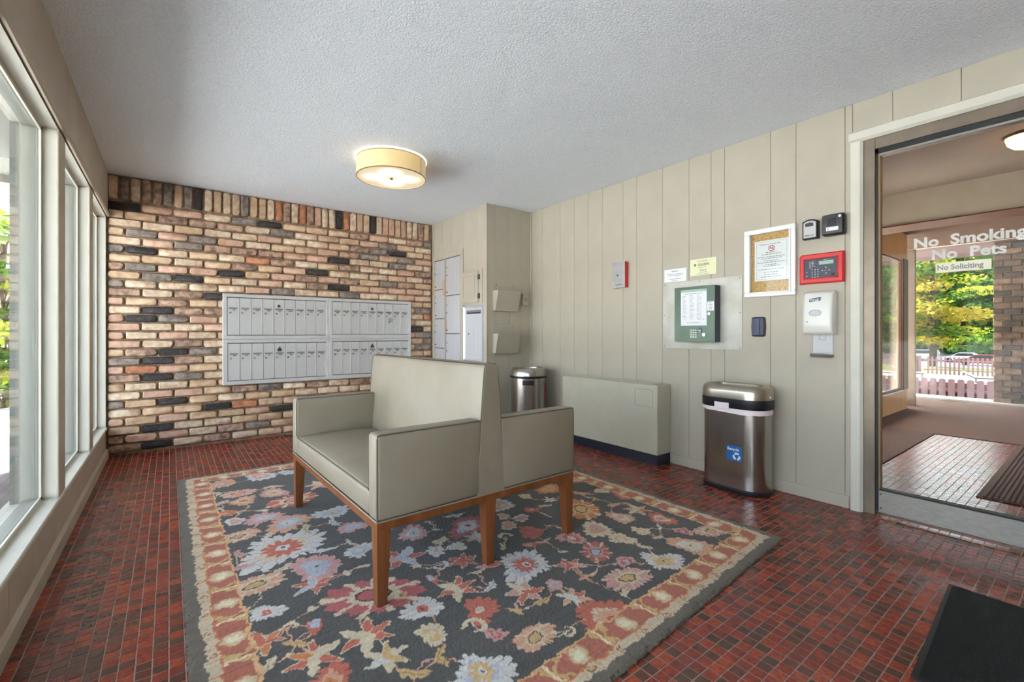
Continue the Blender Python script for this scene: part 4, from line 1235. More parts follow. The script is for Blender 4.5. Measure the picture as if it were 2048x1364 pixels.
lp('welt', MB().tube([(-HX + 0.003, -HY + 0.003, Z0), (HX - 0.003, -HY + 0.003, Z0), (HX - 0.003, HY - 0.003, Z0), (-HX + 0.003, HY - 0.003, Z0)], 0.0042, 6, closed=True), 'leather')

# ------------------------------------------------------------------ mailboxes
FY = YB - 0.016          # frame front against the brick face
def mailbank(x0, x1, z0, z1, dx0, dx1, dz0, dz1, label, lab_dz, emblem, seed):
    t_ = empty('mailbox_bank', ((x0 + x1) / 2, YB, z0), label=label, cat='mailboxes', group='apartment mailbox banks')
    yf = YB - 0.040
    fr_ = MB().rbox(x0, x1, yf, YB + 0.03, dz1, z1, 0.004, 1).rbox(x0, x1, yf, YB + 0.03, z0, dz0, 0.004, 1)
    fr_.rbox(x0, dx0, yf, YB + 0.03, dz0 - 0.001, dz1 + 0.001, 0.003, 1).rbox(dx1, x1, yf, YB + 0.03, dz0 - 0.001, dz1 + 0.001, 0.003, 1)
    part('frame', fr_, 'mail_grey', t_)
    part('recess', MB().box(dx0 - 0.002, dx1 + 0.002, yf + 0.014, YB + 0.02, dz0 - 0.002, dz1 + 0.002), 'mail_dark', t_)
    rg = random.Random(seed)
    w_ = (dx1 - dx0 - 0.006) / 9
    for k in range(9):
        a = dx0 + 0.003 + k * w_; b = a + w_ - 0.0035
        dr = part('door', MB().rbox(a, b, yf + 0.004, yf + 0.016, dz0 + 0.005, dz1 - 0.006, 0.0025, 1), 'mail_grey', t_)
        part('hinge_bead', MB().cyl((b + 0.0005, yf + 0.004, dz0 + 0.005), 0.0028, dz1 - dz0 - 0.012, 'z', 6), 'chrome', dr)
        lz = dz1 - lab_dz
        part('name_slot', MB().rbox(a + 0.014, b - 0.014, yf + 0.001, yf + 0.005, lz - 0.008, lz + 0.009, 0.001, 1), 'mail_slot', dr)
        nw = rg.uniform(0.010, 0.018); cxn = (a + b) / 2 + 0.006
        part('number_tag', MB().box(cxn - nw, cxn + nw, yf + 0.0025, yf + 0.005, lz - 0.0195, lz - 0.0125), 'ink', dr)
        part('lock', MB().cyl((a + 0.024, yf - 0.003, lz - 0.044), 0.009, 0.008, 'y', 14), rg.choice(['chrome', 'mail_slot', 'mail_slot']), dr, smooth=True)
        if k == 4:
            cx = (a + b) / 2 - 0.003
            if emblem == 'rosette':
                poly = []
                for q in range(20):
                    r_ = 0.016 if q % 4 < 2 else 0.011
                    poly.append((cx + r_ * math.cos(2 * PI * q / 20 + 0.3), lz + 0.035 + r_ * math.sin(2 * PI * q / 20 + 0.3)))
                part('arrow_lock', MB().prism(poly, 'y', yf + 0.004, yf - 0.003), 'mail_dark', dr)
            else:
                poly = [(cx - 0.018, lz + 0.018), (cx + 0.02, lz + 0.018), (cx + 0.022, lz + 0.038), (cx + 0.006, lz + 0.058), (cx + 0.002, lz + 0.072), (cx - 0.004, lz + 0.058), (cx - 0.02, lz + 0.04)]
                part('arrow_lock', MB().prism(poly, 'y', yf + 0.004, yf - 0.001), 'mail_dark', dr)
    return t_
XM = 1.398
b1 = mailbank(0.406, XM, 1.004, 1.45, 0.442, 1.358, 1.042, 1.416, 'upper bank of nine grey mailboxes on the brick, on the window side', 0.108, 'rosette', 1)
b2 = mailbank(XM, 2.356, 1.004, 1.45, 1.428, 2.324, 1.05, 1.418, 'upper bank of nine grey mailboxes with a scuffed door, on the locker side', 0.108, 'rosette', 2)
b3 = mailbank(0.406, XM, 0.557, 1.003, 0.447, 1.366, 0.595, 0.968, 'lower bank of nine grey mailboxes on the brick, on the window side', 0.108, 'shield', 3)
b4 = mailbank(XM, 2.356, 0.557, 1.003, 1.43, 2.326, 0.6, 0.976, 'lower bank of nine grey mailboxes partly hidden by the settee, on the locker side', 0.098, 'shield', 4)
sc_ = MB(); rs = random.Random(3)
for k in range(30):
    cx, cz = 2.065 + rs.uniform(0, 0.062), 1.215 + rs.uniform(-0.028, 0.028)
    sc_.prism([(cx + rs.uniform(0.003, 0.008) * math.cos(q), cz + rs.uniform(0.003, 0.009) * math.sin(q)) for q in (0.2, 1.5, 2.8, 4.0, 5.2)], 'y', YB - 0.0372, YB - 0.0362)
part('scuff_marks', sc_, 'ink_light', b2, kind='stuff')

# ------------------------------------------------------------------ parcel lockers, access panel, mail drop on the closet side
t = empty('parcel_locker', (XC, 4.86, 0.72), label='grey metal parcel locker with two columns of doors in the closet wall', cat='locker')
fr = MB().rbox(XC - 0.012, XC + 0.01, 4.45, 5.175, 1.968, 2.03, 0.003, 1).rbox(XC - 0.012, XC + 0.01, 4.45, 4.52, 0.5, 1.969, 0.003, 1).rbox(XC - 0.012, XC + 0.01, 4.862, 4.886, 0.5, 1.968, 0.002, 1).rbox(XC - 0.012, XC + 0.01, 5.15, 5.175, 0.5, 1.968, 0.002, 1)
part('frame', fr, 'panel', t)
part('recess', MB().box(XC - 0.001, XC + 0.008, 4.51, 5.16, 0.5, 1.97), 'mail_dark', t)
for (ya, yb, zs) in ((4.888, 5.15, (1.965, 1.604, 1.245, 0.882, 0.52)), (4.522, 4.86, (1.965, 1.515, 1.06, 0.6))):
    for za, zb in zip(zs[:-1], zs[1:]):
        d = part('door', MB().rbox(XC - 0.006, XC + 0.004, ya + 0.003, yb - 0.003, zb + 0.004, za - 0.004, 0.002, 1), 'locker_grey', t)
        yl = yb - 0.030
        h = za - zb
        part('lock', MB().cyl((XC - 0.011, yl, za - h * 0.45), 0.010, 0.008, 'x', 12), 'chrome', d, smooth=True)
        part('peg', MB().cyl((XC - 0.009, yl, za - h * 0.24), 0.006, 0.006, 'x', 10), 'gasket', d)
        part('number_tag', MB().box(XC - 0.0075, XC - 0.005, yl - 0.016, yl + 0.016, zb + 0.035, zb + 0.05), 'ink', d)
part('key_pull', MB().rbox(XC - 0.024, XC - 0.012, 4.862, 4.90, 1.52, 1.71, 0.003, 1), 'brown_pull', t)
part('key_pull', MB().rbox(XC - 0.024, XC - 0.012, 5.155, 5.176, 1.54, 1.73, 0.003, 1), 'brown_pull', t)
part('key_pull', MB().rbox(XC - 0.022, XC - 0.012, 4.842, 4.868, 1.07, 1.24, 0.003, 1), 'brown_pull', t)

t = empty('access_panel', (XC, 4.25, 1.385), label='small beige hinged cupboard door above the outgoing mail drop', cat='access door')
part('frame', MB().rbox(XC - 0.012, XC + 0.004, 4.052, 4.448, 1.385, 1.755, 0.003, 1), 'panel', t)
d = part('door', MB().rbox(XC - 0.026, XC - 0.010, 4.115, 4.44, 1.40, 1.738, 0.004, 1), 'panel', t)
pf = MB()
for (ya, yb, za, zb) in ((4.17, 4.42, 1.452, 1.457), (4.17, 4.42, 1.69, 1.695), (4.17, 4.175, 1.452, 1.695), (4.415, 4.42, 1.452, 1.695)):
    pf.box(XC - 0.029, XC - 0.025, ya, yb, za, zb)
part('panel_moulding', pf, 'panel', d)
for zz in (1.44, 1.645):
    part('hinge', MB().rbox(XC - 0.03, XC - 0.010, 4.088, 4.118, zz, zz + 0.055, 0.004, 1), 'mail_dark', t)

t = empty('mail_drop', (XC, 4.23, 0.757), label='silver outgoing mail drop box with a slot, below the cupboard door', cat='mail drop')
ya, yb, za, zb = 4.03, 4.433, 0.757, 1.372
o_ = [(ya, za), (yb, za), (yb, zb), (ya, zb)]; i_ = [(ya + 0.035, za + 0.03), (yb - 0.035, za + 0.03), (yb - 0.035, zb - 0.035), (ya + 0.035, zb - 0.035)]
fr = MB()
fr.loft([[(XC + 0.001, p[0], p[1]) for p in o_], [(XC - 0.022, p[0] + (0.008 if p[0] == ya else -0.008), p[1] + (0.008 if p[1] == za else -0.008)) for p in o_], [(XC - 0.006, p[0], p[1]) for p in i_]], cap=False)
part('bevel_frame', fr, 'locker_grey', t)
d = part('door', MB().box(XC - 0.008, XC - 0.002, ya + 0.03, yb - 0.03, za + 0.025, zb - 0.03), 'locker_grey', t)
part('slot', MB().box(XC - 0.0095, XC - 0.007, 4.082, 4.37, 1.278, 1.318), 'mail_dark', d)
part('slot_flap', MB().box(XC - 0.016, XC - 0.009, 4.085, 4.36, 1.296, 1.316), 'mail_slot', d)
part('lock', MB().cyl((XC - 0.012, 4.326, 1.057), 0.008, 0.006, 'x', 12), 'gasket', d)

# ------------------------------------------------------------------ paper holders on the closet front
def holder(z0, z1, zt, label):
    t_ = empty('paper_holder', (2.94, YC, z0), label=label, cat='wall pocket', group='beige metal wall pockets')
    bp = part('back_plate', MB().rbox(2.745, 3.055, YC - 0.006, YC, z0, zt, 0.002, 1), 'panel', t_)
    for xx in (2.79, 3.02):
        part('screw', MB().cyl((xx, YC - 0.010, zt - 0.03), 0.006, 0.005, 'y', 10), 'chrome', bp)
    prof = [(YC - 0.006, z0), (YC - 0.05, z0 + 0.002), (YC - 0.105, z1), (YC - 0.102, z1), (YC - 0.048, z0 + 0.006), (YC - 0.006, z0 + 0.004)]
    pk = MB()
    pk.prism(prof, 'x', 2.75, 3.05)
    for xx in (2.75, 3.047):
        pk.prism([(YC - 0.006, z0), (YC - 0.05, z0 + 0.002), (YC - 0.105, z1), (YC - 0.006, z1)], 'x', xx, xx + 0.003)
    part('pocket', pk, 'panel', t_)
holder(1.30, 1.52, 1.615, 'upper beige metal wall pocket beside the small wall box')
holder(0.845, 1.06, 1.165, 'lower beige metal wall pocket above the round steel bin')
t = empty('wall_box', (3.17, YC, 1.375), label='small beige box on the wall beside the upper wall pocket', cat='wall box')
part('cover', MB().rbox(3.135, 3.215, YC - 0.032, YC, 1.375, 1.507, 0.006, 2), 'panel', t)
part('slot', MB().box(3.16, 3.19, YC - 0.0335, YC - 0.031, 1.42, 1.46), 'panel_back', t)

# ------------------------------------------------------------------ convector
t = empty('convector_heater', (3.18, 2.72, 0), label='long low beige convector cabinet against the panelled wall', cat='heater')
HXf, HY0, HY1 = 3.094, 2.178, 3.27
part('cabinet', MB().rbox(HXf, XR - 0.002, HY0, HY1, 0.085, 0.645, 0.006, 2), 'heater', t)
part('kick_base', MB().box(HXf + 0.008, XR - 0.004, HY0 + 0.006, HY1 - 0.01, 0.0, 0.086), 'kick_navy', t)
part('kick_panel', MB().rbox(HXf + 0.004, HXf + 0.009, 2.42, 3.1, 0.012, 0.075, 0.002, 1), 'kick_navy', t)
ad = MB()
pts = []
for (cy, cz, a0) in ((2.232, 0.592, 0), (2.382, 0.592, 90), (2.382, 0.478, 180), (2.232, 0.478, 270)):
    for q in range(4):
        a = math.radians(a0 + q * 30)
        pts.append((HXf - 0.0005, cy - 0.012 * math.cos(a) if False else cy + {0: -1, 90: 1, 180: 1, 270: -1}[a0] * 0.012 * (math.cos(math.radians(q * 30)) if a0 in (0, 180) else math.sin(math.radians(q * 30))), cz + {0: 1, 90: 1, 180: -1, 270: -1}[a0] * 0.012 * (math.sin(math.radians(q * 30)) if a0 in (0, 180) else math.cos(math.radians(q * 30)))))
part('control_door', MB().tube(pts, 0.0016, 5, closed=True), 'heater_grille', t)
gr = part('top_grille', MB().box(HXf + 0.03, XR - 0.02, HY0 + 0.05, HY1 - 0.05, 0.6435, 0.6465), 'heater_grille', t)
for k in range(9):
    part('slat', MB().box(HXf + 0.034 + k * 0.0145, HXf + 0.042 + k * 0.0145, HY0 + 0.055, HY1 - 0.055, 0.646, 0.6485), 'heater', gr)

# ------------------------------------------------------------------ recycling bin
def stadium(cx, cy, a, b, r, n=9):
    """rounded rectangle, half sizes a (x) b (y), slightly bowed"""
    pts = []
    for (sx, sy, a0) in ((1, 1, 0), (-1, 1, 90), (-1, -1, 180), (1, -1, 270)):
        for k in range(n):
            th = math.radians(a0 + 90 * k / (n - 1))
            pts.append((cx + sx * (a - r) + r * math.cos(th), cy + sy * (b - r) + r * math.sin(th)))
    return pts
BCX, BCY = 3.115, 1.555
def bring(a, b, r, z, n=9): return [(p[0], p[1], z) for p in stadium(BCX, BCY, a, b, min(r, a - 0.001), n)]
t = empty('recycling_bin', (BCX, BCY, 0), label='slim brushed steel bin with a Recycle sticker beside the convector', cat='bin')
part('foot_ring', MB().loft([bring(0.128, 0.218, 0.12, 0.0), bring(0.132, 0.222, 0.124, 0.006), bring(0.132, 0.222, 0.124, 0.026), bring(0.126, 0.216, 0.118, 0.034)]), 'black_plastic', t, smooth=True)
part('body', MB().loft([bring(0.124, 0.214, 0.112, 0.03), bring(0.124, 0.214, 0.112, 0.57)]), 'steel', t, smooth=True, angle=50)
part('rim_band', MB().loft([bring(0.132, 0.224, 0.12, 0.560), bring(0.136, 0.228, 0.124, 0.566), bring(0.136, 0.228, 0.124, 0.622), bring(0.130, 0.222, 0.118, 0.626)]), 'black_plastic', t, smooth=True)
lid = part('lid', MB().loft([bring(0.134, 0.226, 0.122, 0.624), bring(0.134, 0.226, 0.122, 0.668), bring(0.128, 0.220, 0.116, 0.694), bring(0.112, 0.204, 0.10, 0.710), bring(0.085, 0.178, 0.075, 0.714), bring(0.072, 0.165, 0.066, 0.708), bring(0.07, 0.162, 0.064, 0.655)], cap=False), 'steel_lid', t, smooth=True, angle=60)
part('opening', MB().loft([bring(0.07, 0.162, 0.064, 0.650), bring(0.07, 0.162, 0.064, 0.654)]), 'black_plastic', t)
part('maker_plate', MB().box(BCX - 0.02, BCX + 0.012, BCY - 0.228, BCY - 0.2255, 0.637, 0.652), 'chrome', lid)
bg = MB()
base_ = stadium(BCX, BCY, 0.1285, 0.2195, 0.117, 9)
m_ = len(base_)
rg = random.Random(2)
ring_t = [(p[0], p[1], 0.572) for p in base_]
ring_b = []
for k, p in enumerate(base_):
    fx = 1.0 + 0.03 * (0.5 + 0.5 * math.sin(k * 1.7))
    drop = 0.018 + 0.016 * (0.5 + 0.5 * math.sin((p[1] - BCY) * -9 + 0.6)) + rg.uniform(-0.003, 0.003)
    ring_b.append((BCX + (p[0] - BCX) * fx * 1.02, BCY + (p[1] - BCY) * fx, 0.558 - drop))
bg.loft([ring_t, ring_b], cap=False)
part('bag_liner', bg, 'bag_plastic', t, smooth=True)
part('bag_flap', MB().rbox(BCX - 0.1405, BCX - 0.1365, BCY - 0.015, BCY + 0.085, 0.55, 0.596, 0.0015, 1), 'bag_plastic', t)
sx_ = BCX - 0.1248
st_ = part('sticker', MB().box(sx_, sx_ + 0.0008, 1.462, 1.562, 0.214, 0.312), 'blue_sticker', t)
tt = MB(); text_x(tt, 'Recycle', sx_ - 0.0006, 1.557, 0.282, 0.0255, bold=0.0006)
part('lettering', tt, 'vinyl_white', st_)
arr = MB()
cy_, cz_ = 1.495, 0.2455
for k in range(3):
    a0 = PI / 2 + k * 2 * PI / 3
    seg = []
    ri, ro = 0.013, 0.026
    for q in range(5): 
        a = a0 - 0.80 + q * 0.28
        seg.append((a, ro))
    pts_o = [(cy_ - r_ * math.cos(a), cz_ + r_ * math.sin(a)) for a, r_ in seg]
    pts_i = [(cy_ - ri * math.cos(a), cz_ + ri * math.sin(a)) for a, _ in seg[::-1]]
    a = seg[-1][0]
    tip = [(cy_ - (ro + 0.004) * math.cos(a), cz_ + (ro + 0.004) * math.sin(a)), (cy_ - 0.0195 * math.cos(a + 0.62), cz_ + 0.0195 * math.sin(a + 0.62)), (cy_ - (ri - 0.004) * math.cos(a), cz_ + (ri - 0.004) * math.sin(a))]
    arr.prism(pts_o + tip + pts_i, 'x', sx_ - 0.0008, sx_ - 0.0002)
part('recycling_symbol', arr, 'vinyl_white', st_)

# ------------------------------------------------------------------ round bin in the corner
CX1, CY1 = 3.01, 3.70
t = empty('round_bin', (CX1, CY1, 0), label='round brushed steel bin with a black rim in the corner', cat='bin')
part('foot_ring', MB().lathe([(0.185, 0), (0.188, 0.006), (0.188, 0.03), (0.182, 0.036)], (CX1, CY1, 0), 40), 'black_plastic', t, smooth=True)
part('body', MB().lathe([(0.181, 0.03), (0.181, 0.625)], (CX1, CY1, 0), 48), 'steel', t, smooth=True)
part('rim_band', MB().lathe([(0.186, 0.60), (0.192, 0.604), (0.193, 0.618), (0.186, 0.626)], (CX1, CY1, 0), 48), 'black_plastic', t, smooth=True)
lid = part('lid', MB().lathe([(0.188, 0.622), (0.186, 0.65), (0.178, 0.685), (0.166, 0.704), (0.150, 0.708), (0.146, 0.700), (0.145, 0.63)], (CX1, CY1, 0), 48, cap=False), 'steel', t, smooth=True, angle=60)
part('opening', MB().cyl((CX1, CY1, 0.62), 0.146, 0.008, 'z', 40), 'black_plastic', t)
# handle grip facing the room
hg_ = MB()
va = math.atan2(-CY1, -CX1)
gp_ = []
for zz in (0.535, 0.585):
    gp_.append([(CX1 + 0.1835 * math.cos(va + a), CY1 + 0.1835 * math.sin(va + a), zz) for a in np.linspace(-0.33, 0.33, 9)] + [(CX1 + 0.176 * math.cos(va + a), CY1 + 0.176 * math.sin(va + a), zz) for a in np.linspace(0.33, -0.33, 9)])
part('grip', hg_.loft(gp_), 'black_plastic', t)
ls = []
for zz in (0.36, 0.545):
    ls.append([(CX1 + 0.1825 * math.cos(va + a), CY1 + 0.1825 * math.sin(va + a), zz) for a in np.linspace(1.18, 1.36, 5)] + [(CX1 + 0.180 * math.cos(va + a), CY1 + 0.180 * math.sin(va + a), zz) for a in np.linspace(1.36, 1.18, 5)])
part('maker_label', MB().loft(ls), 'red_ink', t)

# ------------------------------------------------------------------ things on the panelled wall
def lines(mb_, x, ya, yb, zs, h, rng, ctr=True, full=0.95):
    """rows of small print, ya > yb"""
    for z in zs:
        w_ = (ya - yb) * rng.uniform(0.45, full)
        c = (ya + yb) / 2 if ctr else ya - w_ / 2
        a = c + w_ / 2
        while a > c - w_ / 2:
            l_ = rng.uniform(0.006, 0.02)
            mb_.add([(x, a, z), (x, max(a - l_, c - w_ / 2), z), (x, max(a - l_, c - w_ / 2), z + h), (x, a, z + h)], [(0, 1, 2, 3)])
            a -= l_ + 0.004
    return mb_
rl = random.Random(9)

t = empty('alarm_box', (XR, 2.69, 1.472), label='red alarm box with a brushed steel cover on the panelled wall', cat='alarm box')
part('back_box', MB().rbox(XR - 0.048, XR, 2.61, 2.752, 1.474, 1.704, 0.003, 1), 'red_paint', t)
cv = part('cover', MB().rbox(XR - 0.052, XR - 0.047, 2.61, 2.754, 1.472, 1.705, 0.001, 1), 'brushed_plate', t)
part('key_switch', MB().cyl((XR - 0.057, 2.69, 1.585), 0.011, 0.006, 'x', 16), 'mail_slot', cv, smooth=True)
part('key_slot', MB().cyl((XR - 0.0578, 2.69, 1.585), 0.004, 0.001, 'x', 10), 'gasket', cv)
q_ = MB(); lines(q_, XR - 0.0525, 2.745, 2.62, [1.498], 0.006, rl); part('print', q_, 'ink', cv)

t = empty('notice_card', (XR, 2.137, 1.48), label='small white notice card taped above the metal plate', cat='notice')
c_ = part('card', MB().box(XR - 0.004, XR - 0.0005, 2.036, 2.238, 1.480, 1.585), 'paper', t)
q_ = MB(); lines(q_, XR - 0.0045, 2.20, 2.08, [1.563], 0.007, rl, full=0.8); lines(q_, XR - 0.0045, 2.225, 2.05, [1.541, 1.529, 1.502], 0.005, rl); lines(q_, XR - 0.0045, 2.2, 2.08, [1.489], 0.004, rl)
part('print', q_, 'ink_light', c_)

t = empty('company_card', (XR, 1.895, 1.51), label='pale yellow company card with green lettering beside the white notice card', cat='sign')
c_ = part('card', MB().box(XR - 0.005, XR - 0.0005, 1.788, 2.003, 1.510, 1.638), 'paper_yellow', t)
q_ = MB(); text_x(q_, 'GASSEN', XR - 0.0055, 1.938, 1.584, 0.0265, bold=0.0004, sx=0.98); part('lettering', q_, 'ink_green', c_)
lg = MB().prism([(1.972 - 0.010 + 0.010 * math.cos(a), 1.593 + 0.010 * math.sin(a)) for a in np.linspace(0, 2 * PI, 9)[:-1]], 'x', XR - 0.0056, XR - 0.005)
part('logo', lg, 'ink_green', c_)
q_ = MB(); text_x(q_, 'G', XR - 0.006, 1.9675, 1.588, 0.014); part('logo_letter', q_, 'paper_yellow', c_)
q_ = MB(); lines(q_, XR - 0.0055, 1.95, 1.85, [1.617], 0.005, rl, full=0.9); lines(q_, XR - 0.0055, 1.98, 1.82, [1.570], 0.004, rl, full=1.0)
lines(q_, XR - 0.0055, 1.94, 1.85, [1.551, 1.541, 1.531], 0.004, rl); lines(q_, XR - 0.0055, 1.95, 1.84, [1.518], 0.004, rl); part('print', q_, 'ink_light', c_)

t = empty('mounting_plate', (XR, 1.925, 0.94), label='large bare zinc backing plate behind the intercom panel', cat='metal plate')
pl_ = part('plate', MB().rbox(XR - 0.004, XR - 0.0003, 1.597, 2.252, 0.94, 1.478, 0.001, 1), 'zinc_plate', t)
for yy, zz in ((2.238, 1.462), (1.925, 1.464), (1.613, 1.462), (2.238, 1.21), (1.613, 1.21), (2.238, 0.955), (1.613, 0.955)):
    part('screw', MB().cyl((XR - 0.006, yy, zz), 0.005, 0.003, 'x', 8), 'mail_slot', pl_)

t = empty('intercom_panel', (XR - 0.005, 1.925, 0.995), label='dark steel intercom directory with keypad on the zinc plate', cat='intercom')
IX = 3.2
part('housing', MB().rbox(IX + 0.002, XR - 0.005, 1.758, 2.092, 0.996, 1.419, 0.003, 1), 'intercom_side', t)
fc = part('face_plate', MB().rbox(IX - 0.002, IX + 0.003, 1.758, 2.092, 0.996, 1.419, 0.001, 1), 'intercom_face', t)
pp = part('directory_sheet', MB().rbox(IX - 0.004, IX - 0.0015, 1.821, 2.035, 1.12, 1.396, 0.001, 1), 'paper', fc)
part('directory_header', MB().box(IX - 0.0046, IX - 0.004, 1.823, 2.033, 1.378, 1.394), 'lcd', pp)
q_ = MB(); lines(q_, IX - 0.0045, 2.02, 1.835, [1.362], 0.005, rl, full=1.0)
for z in np.arange(1.17, 1.35, 0.0105): lines(q_, IX - 0.0045, 2.02, 1.975, [z], 0.003, rl, False); lines(q_, IX - 0.0045, 1.96, 1.915, [z], 0.003, rl, False); lines(q_, IX - 0.0045, 1.9, 1.855, [z], 0.003, rl, False)
lines(q_, IX - 0.0045, 2.0, 1.86, [1.14], 0.004, rl); lines(q_, IX - 0.0045, 1.89, 1.83, [1.166], 0.004, rl)
part('print', q_, 'ink_light', pp)
lb = part('label_card', MB().box(IX - 0.0035, IX - 0.0018, 1.764, 1.818, 1.23, 1.298), 'paper', fc)
q_ = MB(); lines(q_, IX - 0.0040, 1.812, 1.77, [1.286, 1.273, 1.262, 1.25, 1.24], 0.004, rl); part('print', q_, 'ink', lb)
part('lock', MB().cyl((IX - 0.008, 1.802, 1.207), 0.010, 0.008, 'x', 16), 'chrome', fc, smooth=True)
for r in range(4):
    for c in range(3):
        part('key', MB().rbox(IX - 0.006, IX - 0.001, 1.940 - c * 0.019, 1.954 - c * 0.019, 1.078 - r * 0.017, 1.090 - r * 0.017, 0.001, 1), 'key_white', fc)
part('round_badge', MB().cyl((IX - 0.004, 1.876, 1.083), 0.019, 0.003, 'x', 22), 'navy_plastic', fc)
part('badge_print', MB().box(IX - 0.0048, IX - 0.004, 1.866, 1.89, 1.08, 1.087).box(IX - 0.0048, IX - 0.004, 1.868, 1.884, 1.069, 1.073), 'paper', fc)
part('call_button', MB().cyl((IX - 0.009, 1.842, 1.051), 0.012, 0.008, 'x', 18), 'chrome', fc, smooth=True)
sp_ = MB()
for r in range(7):
    for c in range(7):
        if (r - 3) ** 2 + (c - 3) ** 2 < 12: sp_.cyl((IX - 0.0032, 2.052 - c * 0.0085, 1.085 - r * 0.0085), 0.0019, 0.0012, 'x', 6)
part('speaker_holes', sp_, 'gasket', fc)

t = empty('notice_board', (XR, 1.407, 1.312), label='white framed glass notice board with a house rules sheet', cat='notice board')
fr = MB()
fy0, fy1, fz0, fz1 = 1.242, 1.573, 1.313, 1.781
iy0, iy1, iz0, iz1 = 1.280, 1.531, 1.345, 1.748
for (a, b, c, d) in ((fy0, fy1, fz1, iz1), (fy0, fy1, fz0, iz0), (fy0, iy0, iz0, iz1), (iy1, fy1, iz0, iz1)):
    fr.rbox(XR - 0.03, XR, min(a, b), max(a, b), min(c, d), max(c, d), 0.005, 2)
part('frame', fr, 'white_paint', t)
fi = MB()
for (a, b, c, d) in ((iy0 - 0.012, iy1 + 0.012, iz1 + 0.012, iz1), (iy0 - 0.012, iy1 + 0.012, iz0 - 0.012, iz0), (iy0 - 0.012, iy0, iz0, iz1), (iy1, iy1 + 0.012, iz0, iz1)):
    fi.rbox(XR - 0.036, XR - 0.028, a, b, min(c, d), max(c, d), 0.002, 1)
part('inner_lip', fi, 'white_paint', t)
part('cork_back', MB().box(XR - 0.006, XR - 0.001, iy0, iy1, iz0, iz1), 'cork', t)
sh = part('sheet', MB().box(XR - 0.0075, XR - 0.006, 1.286, 1.508, 1.423, 1.700), 'paper', t)
q_ = MB(); text_x(q_, 'Welcome to Wayzata Villa', XR - 0.008, 1.478, 1.668, 0.0148, sx=0.86); part('heading', q_, 'ink', sh)
rgm = MB().tube([(XR - 0.0082, 1.397 + 0.018 * math.cos(a), 1.642 + 0.018 * math.sin(a)) for a in np.linspace(0, 2 * PI, 25)[:-1]], 0.0022, 5, closed=True).tube([(XR - 0.0082, 1.409, 1.654), (XR - 0.0082, 1.385, 1.63)], 0.002, 5)
part('no_smoking_symbol', rgm, 'red_ink', sh)
part('cigarette_symbol', MB().box(XR - 0.0081, XR - 0.0075, 1.386, 1.408, 1.640, 1.644).box(XR - 0.0081, XR - 0.0075, 1.388, 1.392, 1.645, 1.652), 'ink', sh)
q_ = MB(); lines(q_, XR - 0.008, 1.47, 1.33, [1.613, 1.600], 0.005, rl); lines(q_, XR - 0.008, 1.50, 1.30, [1.583, 1.572, 1.556, 1.545], 0.0045, rl); lines(q_, XR - 0.008, 1.46, 1.34, [1.53, 1.52], 0.004, rl); lines(q_, XR - 0.008, 1.49, 1.31, [1.498, 1.478, 1.462, 1.447], 0.004, rl)
bo = 0.0012
for (a, b, c, d) in ((1.300, 1.495, 1.690, 1.690 + bo), (1.300, 1.495, 1.432, 1.432 + bo), (1.300, 1.300 + bo, 1.432, 1.69), (1.495 - bo, 1.495, 1.432, 1.69)): q_.box(XR - 0.0081, XR - 0.0076, a, b, c, d)
part('print', q_, 'ink_light', sh)
part('pin', MB().cyl((XR - 0.014, 1.512, 1.722), 0.005, 0.008, 'x', 10), 'brick_orange', t)
part('pane', MB().box(XR - 0.027, XR - 0.024, iy0 - 0.004, iy1 + 0.004, iz0 - 0.004, iz1 + 0.004), 'frame_glass', t)

t = empty('card_reader', (XR, 1.481, 1.037), label='small dark blue card reader below the notice board', cat='card reader')
b_ = MB()
ring = lambda x, k: [(x, 1.481 + p[0] * k, 1.106 + p[1] * k) for p in ((-0.042, -0.062), (-0.030, -0.069), (0.030, -0.069), (0.042, -0.062), (0.046, 0), (0.042, 0.062), (0.030, 0.069), (-0.030, 0.069), (-0.042, 0.062), (-0.046, 0))]
part('body', b_.loft([ring(XR, 1.0), ring(XR - 0.018, 1.0), ring(XR - 0.026, 0.86)]), 'panel_navy', t)
part('centre_strip', MB().loft([[(XR - 0.026, 1.481 + p[0], 1.106 + p[1]) for p in ((-0.020, -0.06), (0.020, -0.06), (0.012, 0.0), (0.020, 0.06), (-0.020, 0.06), (-0.012, 0))], [(XR - 0.030, 1.481 + p[0] * .85, 1.106 + p[1] * .95) for p in ((-0.020, -0.06), (0.020, -0.06), (0.012, 0.0), (0.020, 0.06), (-0.020, 0.06), (-0.012, 0))]]), 'navy_plastic', t)

t = empty('key_lock_box', (XR, 1.153, 1.66), label='silver and black key lock box beside the notice board', cat='lock box')
arch = lambda x, y0, y1, z0, z1, k: [(x, y0, z0), (x, y1, z0), (x, y1, z1 - k), (x, (y0 * .25 + y1 * .75), z1 - k * .25), (x, (y0 + y1) / 2, z1), (x, (y0 * .75 + y1 * .25), z1 - k * .25), (x, y0, z1 - k)]
part('case', MB().loft([arch(XR, 1.112, 1.198, 1.659, 1.785, 0.014), arch(XR - 0.036, 1.112, 1.198, 1.659, 1.785, 0.014), arch(XR - 0.040, 1.116, 1.194, 1.663, 1.781, 0.014)]), 'black_plastic', t)
fv = part('front_cover', MB().loft([arch(XR - 0.040, 1.119, 1.190, 1.667, 1.776, 0.012), arch(XR - 0.043, 1.122, 1.187, 1.670, 1.773, 0.012)]), 'grey_plastic', t)
part('shutter', MB().loft([arch(XR - 0.043, 1.133, 1.179, 1.738, 1.763, 0.006), arch(XR - 0.045, 1.133, 1.179, 1.738, 1.763, 0.006)]), 'mail_dark', fv)
q_ = MB(); text_x(q_, 'Master Lock', XR - 0.0436, 1.181, 1.678, 0.0115, sx=0.86, shear=0.25, bold=0.0003); part('lettering', q_, 'ink', fv)

